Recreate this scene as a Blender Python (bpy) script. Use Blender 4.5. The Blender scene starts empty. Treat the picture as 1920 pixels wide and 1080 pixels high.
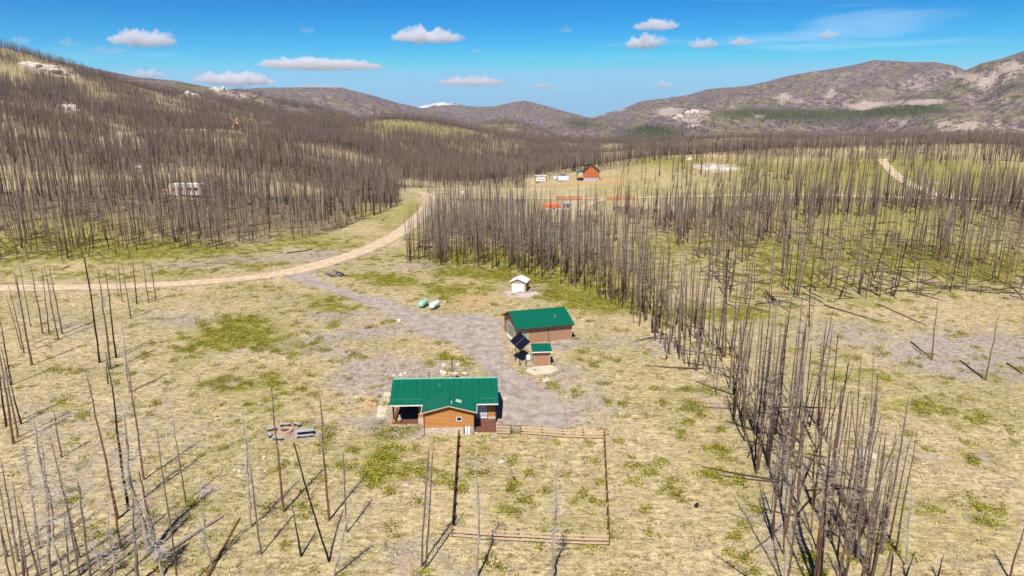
import bpy, math, random
import numpy as np
from mathutils import Vector, Matrix, Euler
random.seed(7); rng = np.random.default_rng(7)
sc = bpy.context.scene; COL = sc.collection
R = math.radians

# ------------------------------------------------------------ camera, sky, sun, exposure
CAM_H = 42.0; FPX = 1280.0; PITCH = R(13.8)
cam = bpy.data.cameras.new('camera'); cam.lens = 24.0; cam.sensor_width = 36.0
cam.clip_start = 0.5; cam.clip_end = 60000
camo = bpy.data.objects.new('camera', cam); COL.objects.link(camo)
camo.location = (0, 0, CAM_H); camo.rotation_euler = (math.pi/2 - PITCH, 0, 0)
sc.camera = camo
SUN_EL, SUN_AZ = R(54), R(11)          # shadows fall away from the camera, 11 degrees to the right
sd = Vector((-math.sin(SUN_AZ)*math.cos(SUN_EL), -math.cos(SUN_AZ)*math.cos(SUN_EL), math.sin(SUN_EL)))
sun = bpy.data.lights.new('sun', 'SUN'); sun.energy = 4.9; sun.angle = R(0.53); sun.color = (1.0, 0.94, 0.85)
suno = bpy.data.objects.new('sun', sun); COL.objects.link(suno)
suno.rotation_euler = sd.to_track_quat('Z', 'Y').to_euler(); suno.location = (0, 0, 300)
w = bpy.data.worlds.new('World'); sc.world = w; w.use_nodes = True
nt = w.node_tree; nt.nodes.clear(); N = nt.nodes.new; L = nt.links.new
wo = N('ShaderNodeOutputWorld'); bg = N('ShaderNodeBackground'); sky = N('ShaderNodeTexSky')
sky.sky_type = 'NISHITA'; sky.sun_disc = False; sky.sun_elevation = SUN_EL
sky.sun_rotation = math.atan2(sd.x, sd.y)
sky.altitude = 2500; sky.air_density = 1.0; sky.dust_density = 0.3; sky.ozone_density = 3.0
hs = N('ShaderNodeHueSaturation'); hs.inputs['Saturation'].default_value = 1.25; hs.inputs['Value'].default_value = 1.0
hs.inputs['Hue'].default_value = 0.475
L(sky.outputs[0], hs.inputs['Color'])
# deeper azure overhead, as the polarised sky of the photograph
sepc = N('ShaderNodeSeparateColor'); skyc = N('ShaderNodeCombineColor'); L(hs.outputs[0], sepc.inputs[0])
for ch, (ex, ga) in enumerate(((3.1, .034), (2.0, .122), (1.25, .545))):
    pw = N('ShaderNodeMath'); pw.operation = 'POWER'; pw.inputs[1].default_value = ex; L(sepc.outputs[ch], pw.inputs[0])
    ml = N('ShaderNodeMath'); ml.operation = 'MULTIPLY'; ml.inputs[1].default_value = ga; L(pw.outputs[0], ml.inputs[0])
    mn = N('ShaderNodeMath'); mn.operation = 'MINIMUM'; mn.inputs[1].default_value = (2.3, 5.0, 7.0)[ch]; L(ml.outputs[0], mn.inputs[0]); L(mn.outputs[0], skyc.inputs[ch])
# thin high cirrus streaks, a thin white veil over the sky colour
tc = N('ShaderNodeTexCoord'); mp = N('ShaderNodeMapping'); mp.inputs['Scale'].default_value = (1.3, 1.3, 16)
mp.inputs['Rotation'].default_value = (0, R(7), 0)
L(tc.outputs['Generated'], mp.inputs['Vector'])
cn = N('ShaderNodeTexNoise'); cn.inputs['Scale'].default_value = 2.0; cn.inputs['Detail'].default_value = 7; cn.inputs['Distortion'].default_value = 0.6
L(mp.outputs[0], cn.inputs['Vector'])
cr = N('ShaderNodeMapRange'); cr.inputs[1].default_value = 0.57; cr.inputs[2].default_value = 0.80
cr.inputs[3].default_value = 0.0; cr.inputs[4].default_value = 0.30; L(cn.outputs[0], cr.inputs[0])
mx = N('ShaderNodeMix'); mx.data_type = 'RGBA'; L(cr.outputs[0], mx.inputs[0]); L(skyc.outputs[0], mx.inputs[6])
mx.inputs[7].default_value = (7.5, 8.6, 9.6, 1)
L(mx.outputs[2], bg.inputs[0]); bg.inputs[1].default_value = 0.105; L(bg.outputs[0], wo.inputs[0])
vs = sc.view_settings; vs.view_transform = 'Standard'; vs.look = 'None'; vs.exposure = 0.34; vs.gamma = 1.0
vs.use_curve_mapping = False
sc.cycles.max_bounces = 24; sc.cycles.diffuse_bounces = 1; sc.cycles.glossy_bounces = 2; sc.cycles.transmission_bounces = 2; sc.cycles.volume_bounces = 24; sc.cycles.use_denoising = True

# ------------------------------------------------------------ photo geometry helpers
cP, sP = math.cos(PITCH), math.sin(PITCH)
def ray(px, py):
    a = (px-960)/FPX; b = (540-py)/FPX
    return (a, cP+b*sP, -sP+b*cP)
def proj(x, y, z):
    zz = z-CAM_H; zc = y*cP-zz*sP; u = y*sP+zz*cP
    zc = np.where(zc > 0.1, zc, 0.1)
    return 960+FPX*x/zc, 540-FPX*u/zc
# ------------------------------------------------------------ noise
def vnoise(x, y, seed=0):
    xi = np.floor(x).astype(np.int64); yi = np.floor(y).astype(np.int64); fx = x-xi; fy = y-yi
    def h(a, b):
        n = (a*374761393 + b*668265263 + seed*974634777) & 0xffffffff
        n = ((n ^ (n >> 13))*1274126177) & 0xffffffff
        return ((n ^ (n >> 16)) & 0xffff)/65535.0
    u = fx*fx*fx*(fx*(fx*6-15)+10); v = fy*fy*fy*(fy*(fy*6-15)+10)
    a = h(xi, yi)*(1-u)+h(xi+1, yi)*u; b = h(xi, yi+1)*(1-u)+h(xi+1, yi+1)*u
    return (a*(1-v)+b*v)*2-1
def fbm(x, y, oct=5, seed=0, gain=.5):
    s = 0; a = 1; t = 0
    for i in range(oct):
        s = s+a*vnoise(x*2**i+i*17.3, y*2**i-i*9.1, seed+i); t += a; a *= gain
    return s/t
def sstep(a, b, x):
    t = np.clip((x-a)/(b-a), 0, 1); return t*t*(3-2*t)

# ------------------------------------------------------------ terrain: one height function of the place
SC = CAM_H/34.0
ctrl = []
def c(px, py, r):                      # a point of ground seen at (px,py) at horizontal distance r (units of 34 m flight)
    d = ray(px, py); h = math.hypot(d[0], d[1]); r = r*SC
    ctrl.append((math.atan2(d[0], d[1]), math.log(r), (CAM_H+r*d[2]/h)/r))
def cz(px, r, z):
    ctrl.append((math.atan((px-960)/FPX*1.0), math.log(r*SC), z/(r*SC)))
for px in (-700, -200, 400, 960, 1500, 2100, 2600):
    for r in (25, 60, 110, 165): cz(px, r, 0)
for px, py, r in (
  (0,430,205),(0,368,250),(0,300,340),(0,200,640),(0,140,950),(0,88,1300),
  (-300,300,330),(-300,150,650),(-300,20,1300),
  (120,124,1330),(230,430,215),(230,365,260),(230,300,370),(230,240,600),(230,196,900),(230,160,1330),
  (450,440,215),(450,370,275),(450,330,330),(450,285,420),(450,240,700),(450,215,1000),(450,199,1400),(350,182,1400),(540,217,1450),
  (600,400,250),(600,345,330),(600,300,450),(600,255,720),(600,238,1150),(600,232,1500),
  (740,378,290),(740,340,400),(740,300,560),(740,262,760),(740,235,1000),(740,222,1200),
  (850,365,320),(850,343,420),(850,322,600),(850,297,760),(850,268,900),(850,243,1050),(850,238,1300),
  (960,372,310),(960,352,370),(960,333,500),(960,318,700),(960,290,880),(960,268,1050),(960,258,1300),
  (1040,385,290),(1040,336,375),(1040,322,450),(1040,318,620),(1040,298,900),(1040,272,1200),
  (1130,385,290),(1130,335,372),(1130,312,440),(1130,305,500),(1130,312,640),(1130,296,900),(1130,276,1200),
  (1250,400,270),(1250,335,350),(1250,303,410),(1250,289,480),(1250,302,640),(1250,286,950),(1250,268,1300),
  (1400,400,260),(1400,340,345),(1400,300,430),(1400,281,520),(1400,292,700),(1400,280,1000),(1400,262,1400),
  (1600,400,255),(1600,340,340),(1600,300,450),(1600,279,560),(1600,288,760),(1600,276,1050),(1600,260,1400),
  (1750,400,255),(1750,345,335),(1750,305,440),(1750,283,580),(1750,290,800),(1750,262,1400),
  (1920,410,250),(1920,350,330),(1920,308,440),(1920,284,600),(1920,290,800),(1920,262,1400),
  (2300,400,250),(2300,320,450),(2300,300,800),(2300,260,1400)): c(px, py, r)
for px in (-700, -300, 0): cz(px, 2000, 50)
for px in (230, 450): cz(px, 2000, -25)
for px in (600, 800, 1000, 1300, 1600, 1920, 2600): cz(px, 2200, -45)
for px in (-700, 0, 600, 1300, 1920, 2600): cz(px, 5000, -70); cz(px, 12000, -110)
ctrl = np.array(ctrl)
def _k(d2): return 0.5*d2*np.log(d2+1e-12)
_P = np.column_stack([ctrl[:,0]*2.0, ctrl[:,1]])
_D = ((_P[:,None,:]-_P[None,:,:])**2).sum(-1); _n = len(_P)
_A = np.zeros((_n+3, _n+3)); _A[:_n,:_n] = _k(_D)+np.eye(_n)*2e-3
_A[:_n,_n] = 1; _A[:_n,_n+1:] = _P; _A[_n,:_n] = 1; _A[_n+1:,:_n] = _P.T
_W = np.linalg.solve(_A, np.concatenate([ctrl[:,2], [0,0,0]]))
def rbf(az, lr):
    out = np.empty(az.size)
    q = np.column_stack([np.clip(az.ravel(), -1.2, 1.2)*2.0, lr.ravel()])
    for i in range(0, len(q), 20000):
        s = q[i:i+20000]; d = ((s[:,None,:]-_P[None,:,:])**2).sum(-1)
        out[i:i+20000] = _k(d)@_W[:_n]+_W[_n]+s@_W[_n+1:]
    return out.reshape(az.shape)
# ridges beyond: crest as seen, distance, front and back run, roughness
RIDGES = [
 ('purple_ridge', 3100, 1700, 1500, .26, [(-400,60),(0,96),(140,118),(200,131),(260,143),(330,150),(385,160),(430,166),(480,176),(540,188),(620,205),(700,225),(760,245)]),
 ('rocky_knob', 2300, 800, 600, .22, [(280,215),(340,190),(385,177),(420,168),(450,165),(475,172),(520,186),(580,197),(640,209),(700,235)]),
 ('long_hill', 4900, 2000, 1500, .26, [(330,190),(430,170),(480,163),(560,162),(640,163),(700,178),(750,193),(800,204),(860,214),(930,226),(1000,245)]),
 ('snow_mountain', 10500, 3500, 3000, .10, [(650,226),(740,212),(785,200),(812,194),(835,191),(852,193),(880,201),(940,210),(1020,235)]),
 ('middle_ridge', 6900, 1600, 1500, .16, [(700,225),(770,207),(800,201),(850,196),(895,200),(940,199),(1000,205),(1080,230)]),
 ('conical_peak', 5900, 1600, 1200, .26, [(860,225),(900,206),(940,195),(965,190),(982,187),(1000,191),(1030,199),(1060,208),(1085,214),(1110,224),(1160,245)]),
 ('valley_spur', 2050, 500, 500, .16, [(840,262),(880,240),(915,230),(945,226),(975,230),(1010,242),(1050,258),(1100,275)]),
 ('green_hill', 3300, 900, 900, .14, [(1000,250),(1035,234),(1065,222),(1090,217),(1115,219),(1145,228),(1180,243),(1230,262)]),
 ('big_mountain', 5200, 2700, 2200, .34, [(1070,250),(1110,222),(1135,212),(1165,205),(1200,190),(1250,183),(1290,177),(1325,166),(1400,160),(1440,152),(1480,141),(1520,134),(1560,128),(1600,121),(1640,111),(1675,113),(1710,116),(1750,115),(1790,122),(1830,140),(1900,165),(2100,215)]),
 ('right_peak', 3600, 1900, 1500, .34, [(1560,235),(1640,200),(1700,172),(1760,150),(1800,136),(1840,118),(1880,108),(1920,94),(2000,70),(2150,50),(2400,90),(2700,200)]),
 ('rocky_foothill', 2900, 800, 700, .42, [(1150,262),(1200,235),(1240,215),(1275,203),(1310,200),(1340,196),(1380,200),(1440,212),(1500,228),(1580,245),(1660,258)]),
]
_RC = []
for nm, rc, wf, wb, ro, pts in RIDGES:
    az = []; zc = []
    for px, py in pts:
        d = ray(px, py); az.append(math.atan2(d[0], d[1])); zc.append(CAM_H+rc*d[2]/math.hypot(d[0], d[1]))
    _RC.append((np.array(az), np.array(zc)))
BASE_Z = -70
def terrain(x, y, full=False):
    x = np.asarray(x, float); y = np.asarray(y, float)
    r = np.hypot(x, y)+1e-6; az = np.arctan2(x, y)
    t = rbf(az, np.log(np.clip(r, 25, 14000)))
    z = t*r*sstep(205, 300, r)
    z = z + sstep(230, 700, r)*fbm(x/60, y/60, 4, 3)*np.clip(r/900, 0, 1)*5.0
    z = z + sstep(520, 760, r)*(1-sstep(1500, 2200, r))*fbm(x/170+5, y/230, 3, 8)*13.0*sstep(-.05, .12, az)
    z = z + fbm(x/7.0, y/7.0, 3, 5)*0.10*sstep(60, 90, r+30)
    dom = np.zeros(z.shape, int)
    far = r > 1100
    if far.any():
        xf, yf, rf, af = x[far], y[far], r[far], az[far]; zf = z[far]; df = dom[far]
        warp = fbm(xf/900, yf/900, 4, 11)
        rid = 1-np.abs(fbm(xf/700+warp*.6, yf/700, 5, 21)); fine = fbm(xf/160, yf/160, 4, 31)
        for i, (nm, rc, wf, wb, ro, pts) in enumerate(RIDGES):
            ca, cz_ = _RC[i]
            zc = np.interp(af, ca, cz_, left=-400, right=-400)
            edge = np.minimum(af-ca[0], ca[-1]-af)
            d = rf-rc
            tt = np.where(d < 0, -d/wf, d/wb)
            prof = np.clip(1-tt, 0, 1)**1.15
            base = BASE_Z-30
            hgt = zc-base
            off = np.minimum(tt*3, 1)*np.clip(1-tt, 0, 1)
            zz = base+hgt*prof*(1+0*edge)+off*ro*hgt*((rid-.72)*1.6+fine*.55)
            zz = np.where((tt < 1) & (edge > 0), zz, -1e3)
            m = zz > zf; zf = np.where(m, zz, zf); df = np.where(m, i+1, df)
        z = z.copy(); z[far] = zf; dom[far] = df
    return (z, dom) if full else z
def gz(x, y): return float(terrain(np.array([x]), np.array([y]))[0])
def ground_at(px, py, zoff=0.0):
    """the ground point seen at (px, py)"""
    d = ray(px, py)
    if d[2] < 0:
        t = -CAM_H/d[2]
        if math.hypot(d[0]*t, d[1]*t) < 205: return (d[0]*t, d[1]*t, gz(d[0]*t, d[1]*t))
    ts = np.geomspace(80, 9000, 900); X = d[0]*ts; Y = d[1]*ts; Z = CAM_H+d[2]*ts
    g = terrain(X, Y); k = np.argmax(Z < g)
    if not (Z < g).any(): k = 899
    return (float(X[k]), float(Y[k]), float(g[k]))
def plane_at(px, py, z=0.0):
    d = ray(px, py); t = (z-CAM_H)/d[2]; return (d[0]*t, d[1]*t)
def vert_at(px, py, Y):
    d = ray(px, py); t = Y/d[1]; return (d[0]*t, CAM_H+d[2]*t)
def inpoly(px, py, poly):
    px = np.asarray(px); py = np.asarray(py); ins = np.zeros(px.shape, bool); n = len(poly); j = n-1
    for i in range(n):
        xi, yi = poly[i]; xj, yj = poly[j]
        ins ^= ((yi > py) != (yj > py)) & (px < (xj-xi)*(py-yi)/((yj-yi) or 1e-9)+xi); j = i
    return ins
def polydist(x, y, poly, closed=True):
    d = np.full(np.shape(x), 1e9); n = len(poly)
    for i in range(n if closed else n-1):
        ax, ay = poly[i]; bx, by = poly[(i+1) % n]; dx, dy = bx-ax, by-ay
        t = np.clip(((x-ax)*dx+(y-ay)*dy)/(dx*dx+dy*dy+1e-9), 0, 1)
        d = np.minimum(d, np.hypot(x-ax-t*dx, y-ay-t*dy))
    return d

# ------------------------------------------------------------ tagging and mesh helpers
def tag(o, label=None, cat=None, group=None, kind=None):
    if label: o['label'] = label
    if cat: o['category'] = cat
    if group: o['group'] = group
    if kind: o['kind'] = kind
    return o
def thing(name, label, cat, loc=(0,0,0), rz=0.0, group=None):
    o = bpy.data.objects.new(name, None); COL.objects.link(o); o.location = loc; o.rotation_euler = (0, 0, rz)
    o.empty_display_size = .1
    return tag(o, label, cat, group)
def place(name, me, parent=None, loc=None, rot=None):
    o = bpy.data.objects.new(name, me); COL.objects.link(o)
    if parent is not None: o.parent = parent
    if loc is not None: o.location = loc
    if rot is not None: o.rotation_euler = rot
    return o
class MB:
    def __init__(s): s.v = []; s.f = []; s.smooth = False
    def add(s, vs, fs):
        b = len(s.v); s.v += [tuple(p) for p in vs]; s.f += [tuple(i+b for i in f) for f in fs]; return s
    def box(s, x0, x1, y0, y1, z0, z1):
        return s.add([(x0,y0,z0),(x1,y0,z0),(x1,y1,z0),(x0,y1,z0),(x0,y0,z1),(x1,y0,z1),(x1,y1,z1),(x0,y1,z1)],
                     [(0,3,2,1),(4,5,6,7),(0,1,5,4),(1,2,6,5),(2,3,7,6),(3,0,4,7)])
    def prism(s, pts, axis, a, b):
        """pts: 2D polygon in the plane normal to axis, extruded from a to b"""
        n = len(pts)
        def P(p, t): return {'x': (t, p[0], p[1]), 'y': (p[0], t, p[1]), 'z': (p[0], p[1], t)}[axis]
        return s.add([P(p, a) for p in pts]+[P(p, b) for p in pts],
                     [tuple(range(n))[::-1], tuple(range(n, 2*n))]+[(i, (i+1) % n, n+(i+1) % n, n+i) for i in range(n)])
    def bar(s, p0, p1, r, n=8, r1=None, cap=True):
        p0 = Vector(p0); p1 = Vector(p1); d = (p1-p0).normalized(); r1 = r if r1 is None else r1
        a = d.orthogonal().normalized(); b = d.cross(a); vs = []
        off = math.pi/4 if n == 4 else 0
        for p, q in ((p0, r), (p1, r1)):
            for i in range(n):
                t = off+2*math.pi*i/n; vs.append(p+a*math.cos(t)*q+b*math.sin(t)*q)
        fs = [(i, (i+1) % n, n+(i+1) % n, n+i) for i in range(n)]
        if cap: fs += [tuple(range(n))[::-1], tuple(range(n, 2*n))]
        return s.add(vs, fs)
    def lathe(s, prof, n=16, c=(0,0), axis='z'):
        vs = []; m = len(prof)
        for r, z in prof:
            for i in range(n):
                t = 2*math.pi*i/n; p = (r*math.cos(t), r*math.sin(t))
                vs.append((c[0]+p[0], c[1]+p[1], z) if axis == 'z' else (z, c[0]+p[0], c[1]+p[1]))
        fs = [(j*n+i, j*n+(i+1) % n, (j+1)*n+(i+1) % n, (j+1)*n+i) for j in range(m-1) for i in range(n)]
        fs += [tuple(range(n))[::-1], tuple(range((m-1)*n, m*n))]
        return s.add(vs, fs)
    def slab(s, quad, t):
        """a sheet through quad (4 corners) with thickness t below its normal"""
        q = [Vector(p) for p in quad]; nrm = (q[1]-q[0]).cross(q[3]-q[0]).normalized()
        lo = [p-nrm*t for p in q]; n = len(q)
        return s.add(q+lo, [tuple(range(n)), tuple(range(n, 2*n))[::-1]]+[(i, n+i, n+(i+1) % n, (i+1) % n) for i in range(n)])
    def me(s, name, mat):
        me = bpy.data.meshes.new(name); me.from_pydata(s.v, [], s.f)
        import bmesh
        bm = bmesh.new(); bm.from_mesh(me); bmesh.ops.recalc_face_normals(bm, faces=bm.faces); bm.to_mesh(me); bm.free()
        if mat: me.materials.append(mat)
        if s.smooth:
            for p in me.polygons: p.use_smooth = True
        return me
    def obj(s, name, mat, parent=None, loc=None, rot=None, bevel=0):
        o = place(name, s.me(name, mat), parent, loc, rot)
        if bevel:
            m = o.modifiers.new('bevel', 'BEVEL'); m.width = bevel; m.segments = 2; m.limit_method = 'ANGLE'
        return o
def np_mesh(name, V, F, mat, smooth=False, mats=None):
    V = np.asarray(V, np.float32); F = np.asarray(F, np.int32); k = F.shape[1]
    me = bpy.data.meshes.new(name)
    me.vertices.add(len(V)); me.vertices.foreach_set('co', V.ravel())
    me.loops.add(F.size); me.loops.foreach_set('vertex_index', F.ravel())
    me.polygons.add(len(F)); me.polygons.foreach_set('loop_start', np.arange(0, F.size, k, dtype=np.int32))
    try: me.polygons.foreach_set('loop_total', np.full(len(F), k, np.int32))
    except Exception: pass
    me.update(calc_edges=True)
    me.polygons.foreach_set('use_smooth', np.full(len(F), smooth))
    if mat: me.materials.append(mat)
    return me
def fattr(me, name, arr, dom='POINT'):
    a = me.attributes.new(name, 'FLOAT', dom); a.data.foreach_set('value', np.asarray(arr, np.float32).ravel())
def vattr(me, name, arr):
    a = me.attributes.new(name, 'FLOAT_VECTOR', 'POINT'); a.data.foreach_set('vector', np.asarray(arr, np.float32).ravel())
def jitter_copy(o, parent=None):
    c2 = o.copy(); COL.objects.link(c2)
    if parent is not None: c2.parent = parent
    for ch in list(o.children): jitter_copy(ch, c2)
    return c2

# ------------------------------------------------------------ materials
class NT:
    def __init__(s, name, rough=.8, spec=.3, metal=0.0):
        s.m = bpy.data.materials.new(name); s.m.use_nodes = True; s.t = s.m.node_tree; s.b = s.t.nodes['Principled BSDF']
        s.b.inputs['Roughness'].default_value = rough; s.b.inputs['Specular IOR Level'].default_value = spec
        s.b.inputs['Metallic'].default_value = metal
    def n(s, k): return s.t.nodes.new(k)
    def link(s, a, b): s.t.links.new(a, b)
    def co(s, scale=(1,1,1), rot=(0,0,0)):
        if not hasattr(s, '_tc'): s._tc = s.n('ShaderNodeTexCoord')
        m = s.n('ShaderNodeMapping'); m.inputs['Scale'].default_value = scale; m.inputs['Rotation'].default_value = rot
        s.link(s._tc.outputs['Object'], m.inputs['Vector']); return m.outputs[0]
    def noise(s, scale, detail=4, rough=.55, vec=None, dist=0):
        q = s.n('ShaderNodeTexNoise'); q.inputs['Scale'].default_value = scale; q.inputs['Detail'].default_value = detail
        q.inputs['Roughness'].default_value = rough; q.inputs['Distortion'].default_value = dist
        s.link(vec if vec is not None else s.co(), q.inputs['Vector']); return q.outputs['Fac']
    def attr(s, name):
        q = s.n('ShaderNodeAttribute'); q.attribute_name = name; return q.outputs['Fac']
    def math(s, op, a, b=0.0, c=0.0, clamp=False):
        q = s.n('ShaderNodeMath'); q.operation = op; q.use_clamp = clamp
        for i, v in enumerate((a, b, c)):
            if isinstance(v, (int, float)): q.inputs[i].default_value = v
            else: s.link(v, q.inputs[i])
        return q.outputs[0]
    def rng(s, v, a, b, c=0.0, d=1.0, smooth=False):
        q = s.n('ShaderNodeMapRange'); q.inputs[1].default_value = a; q.inputs[2].default_value = b
        q.inputs[3].default_value = c; q.inputs[4].default_value = d
        if smooth: q.interpolation_type = 'SMOOTHSTEP'
        s.link(v, q.inputs[0]); return q.outputs[0]
    def ramp(s, v, stops):
        q = s.n('ShaderNodeValToRGB'); e = q.color_ramp.elements
        e[0].position = stops[0][0]; e[0].color = (*stops[0][1], 1); e[1].position = stops[-1][0]; e[1].color = (*stops[-1][1], 1)
        for p, cc in stops[1:-1]: k = e.new(p); k.color = (*cc, 1)
        s.link(v, q.inputs[0]); return q.outputs[0]
    def mix(s, f, a, b, mode='MIX'):
        q = s.n('ShaderNodeMix'); q.data_type = 'RGBA'; q.blend_type = mode; q.clamp_factor = True
        for i, v in ((0, f), (6, a), (7, b)):
            if isinstance(v, (int, float)): q.inputs[i].default_value = v
            elif isinstance(v, tuple): q.inputs[i].default_value = (*v, 1)
            else: s.link(v, q.inputs[i])
        return q.outputs[2]
    def color(s, v):
        if isinstance(v, tuple): s.b.inputs['Base Color'].default_value = (*v, 1)
        else: s.link(v, s.b.inputs['Base Color'])
    def bump(s, h, strength=.4, dist=.05):
        q = s.n('ShaderNodeBump'); q.inputs['Strength'].default_value = strength; q.inputs['Distance'].default_value = dist
        s.link(h, q.inputs['Height']); s.link(q.outputs[0], s.b.inputs['Normal'])
def simple(name, col, rough=.7, var=.18, scale=3.0, metal=0.0, spec=.3, stretch=(1,1,1), dirt=None, bump=0):
    m = NT(name, rough, spec, metal); v = m.co(stretch); n1 = m.noise(scale, 5, .6, v)
    lo = tuple(x*(1-var) for x in col); hi = tuple(min(1, x*(1+var)) for x in col)
    cc = m.ramp(n1, [(.3, lo), (.7, hi)])
    if dirt: cc = m.mix(m.rng(m.noise(scale*.4, 6, .65), .52, .75, 0, .55), cc, dirt)
    m.color(cc)
    if bump: m.bump(n1, bump, .02)
    return m.m
M = {}
M['roof_green'] = simple('green_roof_metal', (.001,.120,.066), .45, .09, .8, spec=.3, dirt=(.008,.115,.07))
M['trim_white'] = simple('white_trim', (.78,.76,.70), .5, .05)
M['trim_tan'] = simple('tan_trim', (.58,.42,.24), .6, .1)
M['log'] = simple('stained_log', (.47,.195,.040), .55, .22, 2.0, stretch=(.4,3,9), dirt=(.36,.13,.025), bump=.3)
M['stone'] = simple('foundation_stone', (.58,.47,.33), .85, .3, 5)
M['deck'] = simple('deck_board', (.17,.075,.055), .65, .2, 4, stretch=(.3,6,1), dirt=(.25,.16,.13))
M['deck_edge'] = simple('deck_fascia', (.32,.11,.045), .6, .15)
M['dark_wood'] = simple('dark_wood', (.10,.045,.025), .7, .2)
M['siding'] = simple('brown_siding', (.39,.215,.125), .7, .07, 1.2, dirt=(.34,.19,.115))
M['siding_dark'] = simple('soffit_wood', (.05,.03,.02), .8, .1)
M['tan_wood'] = simple('raw_rail_wood', (.60,.44,.27), .75, .2, 4, stretch=(1,1,1), dirt=(.45,.33,.2))
M['post_wood'] = simple('post_wood', (.17,.085,.04), .8, .25, 4)
M['grey_wood'] = simple('weathered_plank', (.42,.40,.38), .8, .2, 5, stretch=(.4,4,1))
M['sage'] = simple('sage_door', (.28,.31,.22), .55, .06)
M['cream'] = simple('cream_trim', (.66,.56,.42), .6, .08)
M['white'] = simple('white_paint', (.80,.80,.79), .45, .04)
M['shed_beige'] = simple('beige_panel', (.50,.36,.24), .6, .06)
M['black_metal'] = simple('black_metal', (.012,.012,.014), .5, .1, metal=.3)
M['steel'] = simple('galvanised_steel', (.45,.46,.47), .4, .1, metal=.7)
M['curtain'] = simple('pale_curtain', (.66,.68,.74), .8, .12, 6, stretch=(6,1,.4))
M['rust'] = simple('rusty_steel', (.27,.09,.04), .8, .3, 8)
M['fire_brick'] = simple('fire_ring_block', (.55,.36,.25), .9, .15, 6)
M['ash'] = simple('ash', (.05,.045,.04), .95, .3, 8)
M['rock'] = simple('pale_granite', (.62,.54,.44), .9, .25, 2.2, dirt=(.36,.28,.22), bump=.5)
M['tank_green'] = simple('mint_tank_paint', (.34,.66,.50), .4, .05)
M['cabin_red'] = simple('orange_cedar', (.50,.125,.03), .6, .2, 1.5, stretch=(.3,.3,5))
M['basement'] = simple('blue_grey_block', (.36,.42,.50), .8, .08)
M['fence_red'] = simple('red_cedar_board', (.46,.19,.09), .75, .2, 1.2)
M['tarp'] = simple('orange_tarp', (.72,.17,.055), .6, .12, .6)
M['blue'] = simple('blue_plastic', (.04,.08,.2), .5, .1)
M['pot'] = simple('glazed_pot', (.36,.33,.16), .5, .3, 9)
g = NT('window_glass', .08, .8); g.color((.025,.03,.035)); M['glass'] = g.m
g = NT('solar_cell', .4, .25)
bt = g.n('ShaderNodeTexBrick'); bt.inputs['Scale'].default_value = 3.2; bt.offset = 0; bt.inputs['Mortar Size'].default_value = .012
bt.inputs['Color1'].default_value = (.004,.005,.014,1); bt.inputs['Color2'].default_value = (.005,.006,.017,1); bt.inputs['Mortar'].default_value = (.03,.032,.045,1)
bt.inputs['Brick Width'].default_value = .5; bt.inputs['Row Height'].default_value = .5
g.link(g.co(), bt.inputs['Vector']); g.color(bt.outputs[0]); M['solar'] = g.m

def tree_mat(name, lo, mid, hi, hz=13.0):
    m = NT(name, .9, .15)
    n1 = m.noise(1.2, 5, .65, m.co((3,3,.5))); n2 = m.noise(5, 3, .6, m.co((4,4,.8)))
    cc = m.ramp(n1, [(.30, lo), (.46, mid), (.62, mid), (.74, hi)])
    cc = m.mix(m.rng(n2, .35, .7, 0, .45), cc, tuple(x*.55 for x in lo))
    m.color(cc); m.bump(n2, .5, .03); return m.m
M['bark_black'] = tree_mat('charred_bark', (.012,.010,.009), (.030,.023,.019), (.10,.075,.06))
M['bark_brown'] = tree_mat('scorched_bark', (.06,.038,.026), (.185,.115,.075), (.32,.22,.15))
M['bark_grey'] = tree_mat('weathered_bark', (.09,.07,.06), (.20,.16,.135), (.36,.31,.27))
M['bark_pale'] = tree_mat('bleached_wood', (.16,.13,.10), (.42,.35,.27), (.62,.54,.44))
M['bark_orange'] = tree_mat('peeled_orange_bark', (.06,.035,.025), (.25,.125,.060), (.36,.21,.115))
M['twig_grey'] = simple('dead_twigs', (.39,.325,.265), .9, .25, 3)
M['twig_purple'] = simple('dead_fine_twigs', (.29,.22,.175), .9, .25, .3)
M['twig_pale'] = simple('bleached_twigs', (.60,.54,.46), .9, .15, 3)
M['conifer'] = simple('conifer_needles', (.035,.055,.02), .9, .4, .2)

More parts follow.
